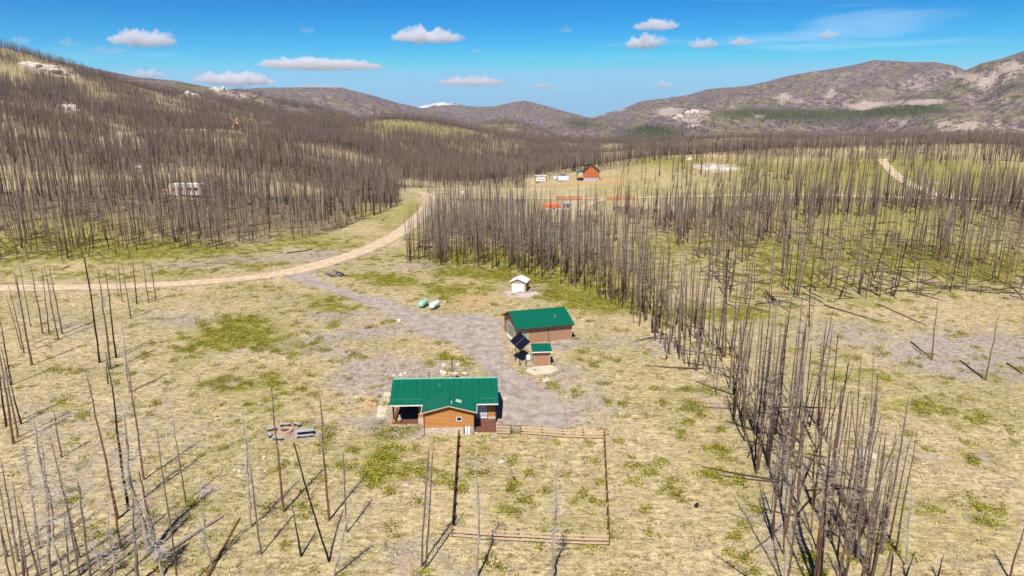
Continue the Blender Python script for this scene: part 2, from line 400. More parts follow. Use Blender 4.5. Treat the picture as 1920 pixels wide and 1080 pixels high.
# ------------------------------------------------------------ roads (outlines lie on the ground)
ROAD_PX = [(-90,542,5.6),(40,541,5.6),(150,539,5.6),(300,534,5.8),(420,526,5.8),(500,517,6.2),(560,506,7),(620,491,6.8),(680,471,6.2),(722,452,6),(760,430,6),(787,407,6),(803,387,6),(806,373,7),(798,364,7),(775,361,7)]
ROAD2_PX = [(800,366,5),(840,362,5),(900,365,4.5),(960,372,4.5),(1040,374,4.5),(1120,373,4.5),(1200,372,4.5),(1300,370,4.5),(1400,367,4.5),(1500,366,4.5),(1600,369,4.5),(1700,372,4.5),(1850,376,4.5),(1960,380,4.5)]
TRACK_PX = [(1655,300,5),(1668,318,5),(1690,338,5),(1720,352,5),(1760,366,5),(1800,374,5)]
SPUR_PX = [(1135,374,4),(1105,384,4),(1085,398,4)]
def centre(pxl):
    P = []
    for px, py, wd in pxl:
        q = ground_at(px, py); P.append((q[0], q[1], wd))
    # smooth with Catmull-Rom
    out = []
    for i in range(len(P)-1):
        p0 = P[max(i-1, 0)]; p1 = P[i]; p2 = P[i+1]; p3 = P[min(i+2, len(P)-1)]
        n = max(2, int(math.hypot(p2[0]-p1[0], p2[1]-p1[1])/2.0))
        for k in range(n):
            t = k/n
            out.append(tuple(.5*((2*p1[j])+(-p0[j]+p2[j])*t+(2*p0[j]-5*p1[j]+4*p2[j]-p3[j])*t*t+(-p0[j]+3*p1[j]-3*p2[j]+p3[j])*t**3) for j in range(3)))
    out.append(P[-1]); return out
ROADS = {'dirt_road': centre(ROAD_PX), 'plateau_road': centre(ROAD2_PX), 'plateau_track': centre(TRACK_PX), 'spur_track': centre(SPUR_PX)}
DRIVE_PX = [(540,520),(562,529),(582,536),(610,545),(638,553),(665,562),(700,576),(735,592),(757,606),(780,624),(815,633),(847,642),(873,661),(905,692),(920,708),(930,738),(942,770),(938,800),(1000,802),(1055,803),(1078,794),(1064,768),(1032,735),(990,710),(968,697),(950,685),(944,665),(950,640),(944,612),(938,598),(905,588),(862,590),(830,589),(790,585),(745,570),(707,558),(671,549),(640,540),(616,532),(597,524),(589,517),(590,510),(600,503),(570,505)]
DRIVE = [plane_at(*p) for p in DRIVE_PX]
def road_dist(x, y):
    """negative inside any of the roads or the driveway (only where they are near)"""
    d = polydist(x, y, DRIVE); d = np.where(inpoly(x, y, DRIVE), -d, d)
    for k, pts in ROADS.items():
        A = np.array(pts); 
        dd = np.full(np.shape(x), 1e9)
        sx, sy = np.ravel(x), np.ravel(y); o = np.full(sx.shape, 1e9)
        m = (sx > A[:,0].min()-25) & (sx < A[:,0].max()+25) & (sy > A[:,1].min()-25) & (sy < A[:,1].max()+25)
        if m.any():
            q = np.full(m.sum(), 1e9); xs, ys = sx[m], sy[m]
            for i in range(len(A)-1):
                ax, ay, wd = A[i]; bx, by, _ = A[i+1]; dx, dy = bx-ax, by-ay
                t = np.clip(((xs-ax)*dx+(ys-ay)*dy)/(dx*dx+dy*dy+1e-9), 0, 1)
                q = np.minimum(q, np.hypot(xs-ax-t*dx, ys-ay-t*dy)-wd/2)
            o[m] = q
        d = np.minimum(d, o.reshape(np.shape(x)))
    return d

# ------------------------------------------------------------ ground cover: what grows or lies where
GREEN = [(775,395,16,22,.7),(735,425,22,12,.6),(640,462,40,7,.5),(480,497,60,7,.6),(330,512,60,6,.6),(160,518,70,7,.6),(820,400,14,16,.6),(790,440,22,10,.6),(700,490,30,8,.5),(1240,318,110,16,.35),(1560,345,120,16,.6),(1350,365,90,10,.5),(1480,395,120,20,.45),(1700,395,140,20,.5),(470,605,45,12,1),(440,625,60,14,1),(510,640,60,10,.8),(400,645,40,14,.7),(450,720,60,15,.8),(560,655,50,8,.6),(620,575,45,8,.9),(590,560,35,8,.8),
 (480,540,60,6,.5),(710,520,40,6,1),(745,530,35,7,1),(650,515,30,5,.4),(860,543,50,10,.9),(830,548,30,8,.7),(900,512,70,7,1.1),(970,522,60,7,1),(1060,545,50,10,1),
 (1115,572,45,12,1.1),(1080,556,50,8,.9),(720,860,30,40,.7),(700,885,40,20,.55),(380,945,30,20,.7),(130,760,25,8,.8),(210,700,60,15,.35),(1080,668,20,8,.5),(1030,640,10,6,.4),
 (640,610,50,5,.3),(840,670,20,8,.4),(880,685,20,6,.5),(560,700,60,25,.35),(350,660,50,30,.3),(500,760,60,25,.4),(900,900,60,60,.28),(1050,930,80,60,.2),(600,850,80,40,.3),
 (100,450,100,32,.9),(250,472,90,18,.85),(400,468,90,14,.8),(560,447,60,12,.85),(690,400,60,15,1),(30,470,60,30,.6),(180,420,90,20,.6),(330,430,60,20,.5),
 (850,480,60,18,1),(950,485,80,18,1),(1100,505,80,28,.9),(1190,560,50,28,.8),(1300,588,60,12,1),(1400,588,50,10,.95),(1230,470,60,30,.6),
 (1640,565,60,12,.5),(1760,480,130,34,1),(1600,440,120,44,.6),(1860,515,60,22,.85),(1450,480,80,50,.55),(1330,430,70,30,.55),(1500,520,90,25,.4),(1800,420,120,30,.6),
 (1240,300,45,6,1.1),(1320,306,70,8,.8),(1450,318,90,14,.85),(1600,316,80,14,.7),(1790,330,130,20,1.2),(1700,306,90,10,.9),(1880,345,80,14,1),(1200,345,60,10,.35),(1430,350,60,10,.5),(1170,360,60,8,.35),
 (1700,760,70,12,.7),(1600,705,80,15,.6),(1790,785,60,15,.55),(1830,850,60,20,.5),(1750,950,70,30,.45),(1560,660,60,10,.55),(1650,1040,50,30,.35),(1880,700,50,20,.4),(1860,990,50,40,.35),
 (1340,860,35,40,.5),(1300,760,40,30,.35),(1240,730,60,20,.3),(1160,690,40,15,.25),(1420,950,30,60,.2),(1240,900,50,60,.22),
 (820,248,140,14,.55),(760,238,60,10,.6),(900,275,90,10,.5),(960,232,30,5,.6),(690,232,40,8,.6),(560,228,60,8,.35),(60,120,80,20,.3),(130,330,60,10,.35),(480,265,80,8,.35),(430,278,40,8,.5),(300,345,60,8,.35),(650,330,60,10,.2)]
SOIL = [(700,622,40,5,1.1),(630,633,40,5,1.1),(560,645,40,5,1),(500,652,30,5,.8),(1800,664,70,18,1.2),(1870,680,60,16,1),(720,700,62,22,1.2),(700,725,50,18,1),(800,690,60,10,.7),(760,805,42,14,1.2),(720,790,20,20,.8),(560,812,50,12,1),(650,790,50,10,.5),(1000,545,36,9,1),
 (1810,662,100,26,1.5),(1880,690,60,20,1.2),(1740,655,30,12,1),(345,600,60,14,.6),(640,592,60,14,.7),(560,640,80,8,.5),(600,660,80,7,.8),(200,690,60,20,.3),(130,610,40,20,.4),(455,487,80,8,.8),(600,478,60,10,.7),(350,500,80,6,.5),
 (1100,760,60,30,.6),(1150,640,40,12,.5),(1060,700,30,20,.6),(780,500,80,8,.5),(830,495,40,6,.6),(1250,650,40,14,.6),(1330,740,30,40,.5),(1480,900,30,80,.5),(1440,1000,20,60,.5),(90,780,60,30,.35),(150,900,80,60,.35),(300,800,80,40,.25),
 (740,620,60,10,.5),(1020,690,24,8,.7),(1045,650,30,8,.9),(905,870,50,15,.3),(770,1050,60,30,.5),(540,560,40,8,.3),(700,560,40,5,.3),(1560,640,60,20,.3),(1600,620,80,20,.4),(1040,300,20,4,.5)]
ORANGE = [(900,560,52,10,.9),(870,575,30,8,.7),(690,748,14,12,1),(693,768,14,8,1),(830,850,36,14,.6),(930,838,60,12,.7),(965,905,30,10,.6),(800,890,30,30,.5),(1120,340,50,5,1),(1060,345,50,3,.7),(1150,338,30,4,.8),
 (530,545,50,5,.4),(370,615,60,10,.3),(740,600,50,8,.3),(1840,655,30,8,.5),(780,1060,40,20,.5),(500,690,40,10,.2),(1100,600,30,8,.2),(450,480,40,4,.3),(900,610,40,6,.3),(300,540,200,6,.35)]
ROCK = [(60,124,14,3,1.2),(95,131,22,4,1.3),(140,142,14,3,1),(130,205,9,5,1.4),(355,177,10,4,1.3),(418,172,12,4,1.3),(450,180,20,3,.8),(490,188,20,2.5,.8),(330,188,12,3,.7),(430,222,10,2,.6),(576,241,6,2,1),
 (1345,314,26,5,1.3),(1310,312,12,3,.8),(1470,322,20,3,.5),(1295,222,20,5,.8),(1320,210,14,4,.8),(1300,235,16,4,.7),(1370,200,20,3,.6),(1250,212,12,6,1),(1470,182,14,5,1.1),(1500,190,10,4,.7),(1560,176,18,4,.9),(1620,198,22,3,1),(1640,195,22,3,.9),
 (1700,192,30,3,1),(1740,190,20,3,1.1),(1790,140,20,5,1),(1830,145,16,5,1.1),(1860,150,22,6,1.1),(1900,122,20,6,1),(1890,130,16,5,.8),(1730,165,30,6,.6),(1680,230,18,4,1),(1775,232,18,5,1.1),(1815,238,20,5,1.1),(1870,238,18,3,.8),(1910,248,14,4,1),(1420,218,12,3,.7),
 (1160,205,12,3,1),(1130,215,10,2,.8),(1260,207,20,4,.9),(690,232,20,3,.4),(1575,140,30,4,.5),(1850,190,60,8,.35),(1600,200,50,6,.4)]
VALLEYGREEN = [(775,395,16,22,.7),(735,425,22,12,.6),(640,462,40,7,.5),(480,497,60,7,.6),(330,512,60,6,.6),(160,518,70,7,.6),(820,400,14,16,.6),(790,440,22,10,.6),(700,490,30,8,.5),(1240,318,110,16,.35),(1560,345,120,16,.6),(1350,365,90,10,.5),(1480,395,120,20,.45),(1700,395,140,20,.5),(1230,245,50,9,1.2),(1100,235,30,6,.6),(1210,262,60,6,1),(1420,213,70,7,1.2),(1540,215,80,7,1.2),(1650,205,60,7,1.2),(1560,232,60,6,.6),(1720,205,60,9,1),(1900,165,30,9,.8),(1700,130,40,6,.4),(1480,150,50,6,.3),(1380,180,60,8,.25),(1760,180,40,10,.5),(1080,228,24,8,.5),(1330,190,30,6,.3),(1640,160,50,10,.3)]
PALE = [(1590,140,22,3,1),(1650,165,30,8,.8),(1700,175,40,6,.7),(1620,185,50,5,.7),(1560,212,40,3,.8),(1500,208,40,2.5,.6),(1800,200,80,6,.5),(1740,215,60,4,.5),(1860,215,60,6,.6),(1200,225,40,6,.4),(1130,232,30,5,.4),(680,225,60,4,.4),(700,240,50,5,.5)]
def blobs(px, py, lst):
    s = np.zeros(px.shape)
    for bx, by, sx, sy, a in lst: s = np.maximum(s, a*np.exp(-((px-bx)/sx)**2-((py-by)/sy)**2)) if False else s+a*np.exp(-(((px-bx)/sx)**2+((py-by)/sy)**2)*.62)
    return np.clip(s, 0, 1.6)

az_fine = np.arange(-41, 41.01, .155)
az_all = np.radians(np.concatenate([np.arange(-180, -41, 4.0), az_fine, np.arange(44, 180.1, 4.0)]))
rr = [2, 8, 16, 24, 32, 38]
yp = 1120.0
while True:
    a = PITCH+math.atan((yp-540)/FPX); r0 = CAM_H/math.tan(a)
    if r0 > 210: break
    rr.append(r0); yp -= 2.7
while rr[-1] < 1500: rr.append(rr[-1]*1.0115)
while rr[-1] < 15000: rr.append(rr[-1]*1.017)
rr = np.array(rr)
RRg, AZg = np.meshgrid(rr, az_all, indexing='ij'); GX = RRg*np.sin(AZg); GY = RRg*np.cos(AZg)
GZ, DOM = terrain(GX, GY, True)
PX, PY = proj(GX, GY, GZ)
front = GY > 20
at_ = {}
at_['green'] = np.where(front, blobs(PX, PY, GREEN), .3)
rd = road_dist(GX, GY) if True else None
soil = blobs(PX, PY, SOIL)+np.clip(1-np.abs(rd)/1.8, 0, 1)*.45
at_['soil'] = np.where(front, soil, .2)
at_['orange'] = np.where(front, blobs(PX, PY, ORANGE), 0)
at_['rockm'] = np.where(front & (RRg > 330), blobs(PX, PY, ROCK), 0)
at_['pale'] = np.where(front & (RRg > 700), blobs(PX, PY, PALE), 0)
at_['dark'] = np.where(front & (RRg > 900), blobs(PX, PY, VALLEYGREEN), 0)
at_['burnt'] = sstep(1400, 2400, RRg)
at_['snow'] = (DOM == 4)*1.0*sstep(-10, 60, GZ-(np.interp(AZg, _RC[3][0], _RC[3][1])-95))
nr, nc = GX.shape
idx = np.arange(nr*nc).reshape(nr, nc)
F = np.stack([idx[:-1,:-1], idx[:-1,1:], idx[1:,1:], idx[1:,:-1]], -1).reshape(-1, 4)
FD = DOM[:-1,:-1].reshape(-1)
V = np.stack([GX, GY, GZ], -1).reshape(-1, 3)

g = NT('dry_meadow_ground', .95, .1)
P0 = g.co()
n_big = g.noise(.045, 4, .6, P0); n_mid = g.noise(.33, 5, .62, P0, .4); n_clump = g.noise(1.15, 5, .66, P0, .6)
streak = g.noise(1.0, 4, .6, g.co((.55, 2.1, 1), (0, 0, R(38))), .8); n_fine = g.noise(5.5, 3, .6, P0)
straw_v = g.math('ADD', g.math('MULTIPLY', n_clump, .45), g.math('ADD', g.math('MULTIPLY', streak, .30), g.math('MULTIPLY', n_fine, .25)))
straw = g.ramp(straw_v, [(.36, (.135,.096,.052)), (.44, (.32,.24,.125)), (.50, (.50,.39,.215)), (.61, (.80,.67,.42))])
straw = g.mix(g.rng(n_big, .40, .62, 0, .68), straw, g.ramp(straw_v, [(.37, (.095,.080,.030)), (.485, (.295,.25,.092)), (.60, (.58,.50,.22))]))
soilc = g.ramp(g.math('ADD', g.math('MULTIPLY', n_fine, .5), g.math('MULTIPLY', n_clump, .5)), [(.39, (.17,.13,.11)), (.49, (.36,.29,.25)), (.58, (.56,.47,.40))])
m_soil = g.rng(g.math('ADD', g.attr('soil'), g.math('ADD', g.math('MULTIPLY', g.math('SUBTRACT', n_mid, .5), 2.6), g.math('MULTIPLY', g.math('SUBTRACT', n_clump, .5), 1.6))), .12, .62)
col = g.mix(g.math('MULTIPLY', m_soil, .88), straw, soilc)
m_or = g.rng(g.math('ADD', g.attr('orange'), g.math('MULTIPLY', g.math('SUBTRACT', n_mid, .5), 1.6)), .3, 1.0, 0, .7)
col = g.mix(m_or, col, g.ramp(straw_v, [(.38, (.36,.21,.095)), (.58, (.68,.43,.22))]))
greenc = g.ramp(straw_v, [(.39, (.055,.058,.004)), (.47, (.145,.150,.008)), (.54, (.29,.275,.018)), (.62, (.54,.47,.10))])
gsel = g.math('ADD', g.attr('green'), g.math('ADD', g.math('MULTIPLY', g.math('SUBTRACT', n_clump, .5), 4.2), g.math('ADD', g.math('MULTIPLY', g.math('SUBTRACT', n_mid, .5), 2.2), g.math('MULTIPLY', g.math('SUBTRACT', n_fine, .5), 2.6))))
m_gr = g.rng(gsel, .42, .72)
col = g.mix(g.math('MULTIPLY', m_gr, .72), col, greenc)
# far burnt slopes: grey-mauve scrub, olive hollows, tan screes
f1 = g.noise(.006, 6, .62, P0, .5); f2 = g.noise(.035, 5, .65, P0, .3); f3 = g.noise(.12, 3, .6, P0)
col = g.mix(g.math('MULTIPLY', g.attr('litter'), .92), col, g.ramp(straw_v, [(.35, (.07,.05,.033)), (.5, (.19,.145,.085)), (.66, (.38,.31,.18))]))
bcol = g.ramp(g.math('ADD', g.math('MULTIPLY', f2, .6), g.math('MULTIPLY', f3, .4)), [(.32, (.045,.033,.036)), (.45, (.135,.100,.104)), (.54, (.26,.20,.185)), (.66, (.52,.42,.33))])
bcol = g.mix(g.rng(f1, .46, .6, 0, .7), bcol, g.ramp(f2, [(.35, (.085,.09,.04)), (.65, (.33,.29,.13))]))
col = g.mix(g.attr('burnt'), col, bcol)
m_pl = g.rng(g.math('ADD', g.attr('pale'), g.math('MULTIPLY', g.math('SUBTRACT', f2, .5), 1.4)), .35, .9, 0, .8)
col = g.mix(m_pl, col, (.34,.29,.19))
m_dk = g.rng(g.math('ADD', g.attr('dark'), g.math('ADD', g.math('MULTIPLY', g.math('SUBTRACT', f3, .5), 2.4), g.math('MULTIPLY', g.math('SUBTRACT', f2, .5), 1.5))), .35, .85, 0, .9)
col = g.mix(m_dk, col, g.ramp(f3, [(.38, (.022,.034,.014)), (.6, (.095,.115,.035))]))
m_rk = g.rng(g.math('ADD', g.attr('rockm'), g.math('ADD', g.math('MULTIPLY', g.math('SUBTRACT', f3, .5), 2.0), g.math('MULTIPLY', g.math('SUBTRACT', f2, .5), 1.5))), .33, .65)
col = g.mix(m_rk, col, g.ramp(g.noise(.3, 4), [(.35, (.36,.27,.21)), (.65, (.66,.55,.45))]))
col = g.mix(g.rng(g.math('ADD', g.attr('snow'), g.math('MULTIPLY', g.math('SUBTRACT', g.noise(.006, 6, .7, P0), .5), 3.0)), .8, 1.05), col, (.86,.88,.92))
g.color(col)
bh = g.math('ADD', straw_v, g.math('MULTIPLY', g.attr('burnt'), g.math('ADD', g.math('MULTIPLY', f3, 60.0), g.math('MULTIPLY', f2, 60.0))))
g.bump(bh, .8, .28)
M['ground'] = g.m

for k in range(len(RIDGES)+1):
    sel = F[FD == k]
    if len(sel) == 0: continue
    u, inv = np.unique(sel.ravel(), return_inverse=True)
    nm = 'ground' if k == 0 else RIDGES[k-1][0]
    me = np_mesh(nm, V[u], inv.reshape(-1, 4), M['ground'], True)
    for a, arr in at_.items(): fattr(me, a, arr.ravel()[u])
    o = place(nm, me); o['kind'] = 'structure'

# ------------------------------------------------------------ roads as sheets draped on the ground
def road_mat(name, lo, mid, hi, extra=None):
    m = NT(name, .95, .1); a = m.noise(.5, 5, .6, None, .3); b = m.noise(7, 4, .6); 
    v = m.math('ADD', m.math('MULTIPLY', a, .6), m.math('MULTIPLY', b, .4))
    cc = m.ramp(v, [(.40, lo), (.5, mid), (.60, hi)])
    tr = m.noise(.8, 4, .6, m.co((2.2, .35, 1), (0, 0, R(-28))), .7)
    cc = m.mix(m.rng(tr, .48, .66, 0, .6 if extra else .15), cc, tuple(x*.70 for x in mid))
    if extra: cc = m.mix(m.rng(m.noise(.16, 5, .65), .5, .68, 0, .6), cc, extra)
    m.color(cc); m.bump(b, .35, .04); return m.m
M['dirt'] = road_mat('pale_dirt_road', (.46,.34,.20), (.60,.46,.29), (.72,.57,.39))
M['gravel'] = road_mat('mauve_gravel', (.25,.205,.165), (.38,.32,.265), (.49,.425,.36), (.45,.36,.26))
def ribbon(name, pts, mat, lift):
    A = np.array(pts); n = 9; t = np.linspace(-1, 1, n)
    d = np.gradient(A[:,:2], axis=0); d /= np.hypot(d[:,0], d[:,1])[:,None]+1e-9
    # resample finely
    s = np.concatenate([[0], np.cumsum(np.hypot(*np.diff(A[:,:2], axis=0).T))]); q = np.arange(0, s[-1], .7)
    X = np.interp(q, s, A[:,0]); Y = np.interp(q, s, A[:,1]); W = np.interp(q, s, A[:,2])/2*1.12
    dx = np.interp(q, s, d[:,0]); dy = np.interp(q, s, d[:,1])
    wl = W*(1+.07*fbm(q/4, q*0+3, 3, 50))+.15*vnoise(q*1.3, q*0, 51); wr = W*(1+.07*fbm(q/4, q*0+9, 3, 52))+.15*vnoise(q*1.3, q*0+5, 53)
    off = np.where(t[None,:] < 0, t[None,:]*wl[:,None], t[None,:]*wr[:,None])
    VX = X[:,None]+dy[:,None]*off; VY = Y[:,None]-dx[:,None]*off
    VZ = terrain(VX, VY); rrr = np.hypot(VX, VY); VZ = VZ+lift+np.clip((rrr-190)/500, 0, 1)*.35+.02*(1-np.abs(t))[None,:]
    m = len(q); ii = np.arange(m*n).reshape(m, n)
    Fq = np.stack([ii[:-1,:-1], ii[1:,:-1], ii[1:,1:], ii[:-1,1:]], -1).reshape(-1, 4)
    o = place(name, np_mesh(name, np.stack([VX,VY,VZ], -1).reshape(-1,3), Fq, mat, True)); o['kind'] = 'structure'; return o
for nm, pts in ROADS.items(): ribbon(nm, pts, M['dirt'], .07 if nm == 'dirt_road' else .12)
# driveway: triangulated grid inside its outline, the rim pulled onto the outline
xs = np.arange(min(p[0] for p in DRIVE)-1, max(p[0] for p in DRIVE)+1, .4); ys = np.arange(min(p[1] for p in DRIVE)-1, max(p[1] for p in DRIVE)+1, .4)
XX, YY = np.meshgrid(xs, ys, indexing='ij')
def sdrive(X, Y):
    d = polydist(X, Y, DRIVE); return np.where(inpoly(X, Y, DRIVE), d, -d)-.25+.75*fbm(X/2.6, Y/2.6, 4, 60)
S = sdrive(XX, YY)
for _ in range(3):      # move near-rim vertices onto the ragged outline
    e = .05; gx = (sdrive(XX+e, YY)-sdrive(XX-e, YY))/(2*e); gy = (sdrive(XX, YY+e)-sdrive(XX, YY-e))/(2*e)
    gn = np.hypot(gx, gy)+.2; mm = (S < 0) & (S > -.42)
    XX = np.where(mm, XX-S*gx/gn**2*.8, XX); YY = np.where(mm, YY-S*gy/gn**2*.8, YY); S = np.where(mm, sdrive(XX, YY), S)
    if _ == 0: MM = mm
ok = (S > 0) | MM
ii = np.arange(XX.size).reshape(XX.shape)
Fq = np.stack([ii[:-1,:-1], ii[1:,:-1], ii[1:,1:], ii[:-1,1:]], -1).reshape(-1, 4)
okr = ok.ravel(); Fq = Fq[okr[Fq].all(1)]; u, inv = np.unique(Fq.ravel(), return_inverse=True)
Vd = np.stack([XX.ravel(), YY.ravel(), terrain(XX, YY).ravel()+.035], -1)[u]
o = place('gravel_driveway', np_mesh('gravel_driveway', Vd, inv.reshape(-1,4), M['gravel'], True)); o['kind'] = 'structure'

# ------------------------------------------------------------ haze box and clouds
hz = MB().box(-15500, 15500, -600, 15500, float(V[:,2].min())-1.5, float(V[:,2].max())+45).me('haze', None)
hm = bpy.data.materials.new('thin_air'); hm.use_nodes = True; t = hm.node_tree; t.nodes.clear()
oo = t.nodes.new('ShaderNodeOutputMaterial'); pv = t.nodes.new('ShaderNodeVolumePrincipled')
pv.inputs['Color'].default_value = (.72,.80,.98,1); pv.inputs['Density'].default_value = 0.000033; pv.inputs['Anisotropy'].default_value = .2
t.links.new(pv.outputs[0], oo.inputs['Volume']); hz.materials.append(hm); ho = place('haze', hz); ho['kind'] = 'stuff'

cm = bpy.data.materials.new('cumulus'); cm.use_nodes = True; t = cm.node_tree
cb = t.nodes['Principled BSDF']; cb.inputs['Base Color'].default_value = (.93,.93,.94,1); cb.inputs['Roughness'].default_value = 1; cb.inputs['Specular IOR Level'].default_value = 0
t.nodes.remove(cb); oo = t.nodes['Material Output']
pv = t.nodes.new('ShaderNodeVolumePrincipled'); pv.inputs['Color'].default_value = (.99,.99,1,1); pv.inputs['Density'].default_value = .0048; pv.inputs['Anisotropy'].default_value = .0
t.links.new(pv.outputs[0], oo.inputs['Volume'])
import bmesh
CLOUDS = [(267,76,118,34,1,'broad white cumulus cloud with a humped top, high above the left hillside'),
 (797,71,152,34,1,'long white cumulus cloud tapering right, highest over the middle of the valley'),
 (603,124,262,24,1,'long flat white cloud bank over the middle left of the valley'),
 (440,152,165,26,1,'low white cloud bank resting on the skyline above the rocky knob'),
 (276,140,66,14,.8,'small white cloud half hidden behind the far left ridge'),
 (600,163,110,10,.6,'thin low cloud just above the long rounded hill'),
 (886,155,148,21,1,'flat white cloud centred above the snow-capped mountain'),
 (1018,162,54,12,.8,'small lens-shaped cloud right of the snow mountain cloud'),
 (968,180,34,11,.6,'tiny cloud directly above the conical peak'),
 (1230,50,98,22,.9,'wide white cloud topmost right of centre'),
 (1207,82,78,34,1,'puffy white cloud directly under the wide topmost cloud'),
 (1243,160,50,14,.8,'small white cloud low over the start of the big right mountain'),
 (1318,84,64,22,.9,'small humped cloud right of the puffy cloud'),
 (1391,80,54,17,.9,'small oval cloud above the big right mountain'),
 (1553,66,36,19,.8,'small round cloud above the summit shoulder on the right'),
 (1512,71,18,11,.5,'tiny cloud left of the small round cloud'),
 (894,96,26,10,.5,'tiny cloud right below the long tapering cloud'),
 (576,57,32,14,.4,'tiny faint cloud high between the two biggest clouds'),
 (1062,57,30,13,.5,'tiny cloud high to the left of the wide topmost cloud'),
 (205,95,60,18,.35,'faint ragged cloud left below the humped cumulus'),
 (130,82,34,18,.35,'faint puff above the left hillside trees'),
 (36,76,34,14,.6,'small cloud behind the burnt trees on the far left crest'),
 (998,107,18,7,.4,'tiny wisp of cloud above the middle of the valley')]
for i, (px, py, wd, ht, den, lab) in enumerate(CLOUDS):
    dist = 15000+ (i*737) % 4000; d = Vector(ray(px, py)).normalized()
    cen = Vector((0,0,CAM_H))+d*(dist+1700); zc = dist*.97; 
    hw = wd/FPX*zc*.5*.92; hh = ht/FPX*zc*.5*1.12; hd = max(hw*.45, hh)
    bm = bmesh.new(); bmesh.ops.create_icosphere(bm, subdivisions=5, radius=1)
    A = np.array([v.co[:] for v in bm.verts]); rs = np.random.default_rng(100+i)
    # silhouette built of several humps along the length
    K = max(3, int(wd/14)); kx = np.linspace(-.85, .85, K)+rs.uniform(-.05, .05, K); kh = rs.uniform(.45, 1.0, K)*(1-.55*np.abs(kx)**2)
    top = np.zeros(len(A))
    for a_, b_ in zip(kx, kh): top = np.maximum(top, b_*np.exp(-((A[:,0]-a_)/.26)**2*.8))
    top = .35+.65*top; bot = np.full(len(A), .45)
    z = np.where(A[:,2] > 0, A[:,2]*top, A[:,2]*bot)
    P = np.stack([A[:,0]*hw, A[:,1]*hd, z*hh*1.15], -1)
    s1 = hh*.55; sx = i*31.7
    def n3(P, s, sd_): return (fbm(P[:,0]/s+sx, P[:,2]/s+P[:,1]/s*.7, 4, sd_)+fbm(P[:,1]/s+sx, P[:,0]/s*.6-P[:,2]/s, 4, sd_+9))
    nv = A.copy(); nv[:,2] *= 1.2
    P = P+nv*((n3(P, s1, 70)*.55+n3(P, s1*.35, 80)*.22)*hh*np.where(A[:,2] > -.2, 1, .45))[:,None]
    for v, q in zip(bm.verts, P): v.co = q
    for f_ in bm.faces: f_.smooth = True
    me = bpy.data.meshes.new('cloud'); bm.to_mesh(me); bm.free()
    mt = cm if den >= .8 else bpy.data.materials.get('cumulus_thin_%d' % int(den*10))
    if mt is None:
        mt = cm.copy(); mt.name = 'cumulus_thin_%d' % int(den*10)
        for n_ in mt.node_tree.nodes:
            if n_.type == 'PRINCIPLED_VOLUME': n_.inputs['Density'].default_value = .0065*den*.45
    me.materials.append(mt)
    co_ = place('cloud', me, None, cen, (0, 0, -math.atan2(d.x, d.y))); tag(co_, lab, 'cloud', 'white clouds over the mountains')

# ============================================================ buildings
def inv(o, px, py, z): pass
def roof_panels(parent, prefix, width, length, mat, mtx, n, name='roof_panel'):
    """n standing-seam metal sheets side by side; local x along the eave, y up the slope"""
    pw = width/n; m = MB(); g_ = .002
    m.box(g_, pw-g_, 0, length, 0, .02)
    k = max(2, int(round(pw/.23)))
    for i in range(k):
        x = g_+.03+(pw-2*g_-.06)*i/(k-1) if k > 1 else pw/2
        m.prism([(x-.03, .018), (x+.03, .018), (x+.014, .055), (x-.014, .055)], 'y', .004, length-.004)
    me = m.me(name, mat)
    for i in range(n):
        o = place(name, me, parent); o.matrix_local = mtx @ Matrix.Translation((i*pw, 0, 0))
def slope_mtx(origin, xdir, updir):
    x = Vector(xdir).normalized(); y = Vector(updir).normalized(); z = x.cross(y).normalized()
    m = Matrix((x, y, z)).transposed().to_4x4(); m.translation = Vector(origin); return m
def window(parent, cx, cz_, wd, ht, y, ny=-1, name='window', frame='trim_white', axis='y', bars=0, curtain=False):
    """window in a wall; frame proud of the wall, glass set back inside it"""
    f = .09; m = MB(); t = .05
    def bx(a0, a1, z0, z1, d0, d1):
        d0, d1 = sorted((y+ny*d0, y+ny*d1))
        if axis == 'y': m.box(a0, a1, d0, d1, z0, z1)
        else: m.box(d0, d1, a0, a1, z0, z1)
    a0, a1, z0, z1 = cx-wd/2, cx+wd/2, cz_-ht/2, cz_+ht/2
    bx(a0-f, a1+f, z1, z1+f, .001, t); bx(a0-f, a1+f, z0-f, z0, .001, t*1.3); bx(a0-f, a0, z0, z1, .001, t); bx(a1, a1+f, z0, z1, .001, t)
    for i in range(bars): 
        xx = a0+(a1-a0)*(i+1)/(bars+1); bx(xx-.03, xx+.03, z0, z1, .003, t*.9)
    o = m.obj(name, M[frame], parent)
    m = MB(); bx(a0, a1, z0, z1, .004, .018); m.obj('pane', M['glass'], o)
    if curtain:
        m = MB(); bx(a0+.08, (a0+a1)/2-.1, z0+.25, z1-.04, .020, .026); bx((a0+a1)/2+.1, a1-.08, z0+.25, z1-.04, .020, .026); m.obj('curtain', M['curtain'], o)
    return o

# ---------------- the main house (log wing in front of a long metal roof)
HO = plane_at(795.8, 814); HR = R(2.4)
house = thing('log_house', 'log-sided house with long ribbed green roof, front wing and porch by the rail fence', 'house', (HO[0], HO[1], 0), HR)
EV, RV, EZ, RZ = 2.42, 7.25, 3.32, 5.35; X0, X1 = -4.95, 10.22; WY = 3.5
PIT = (RZ-EZ)/(RV-EV)
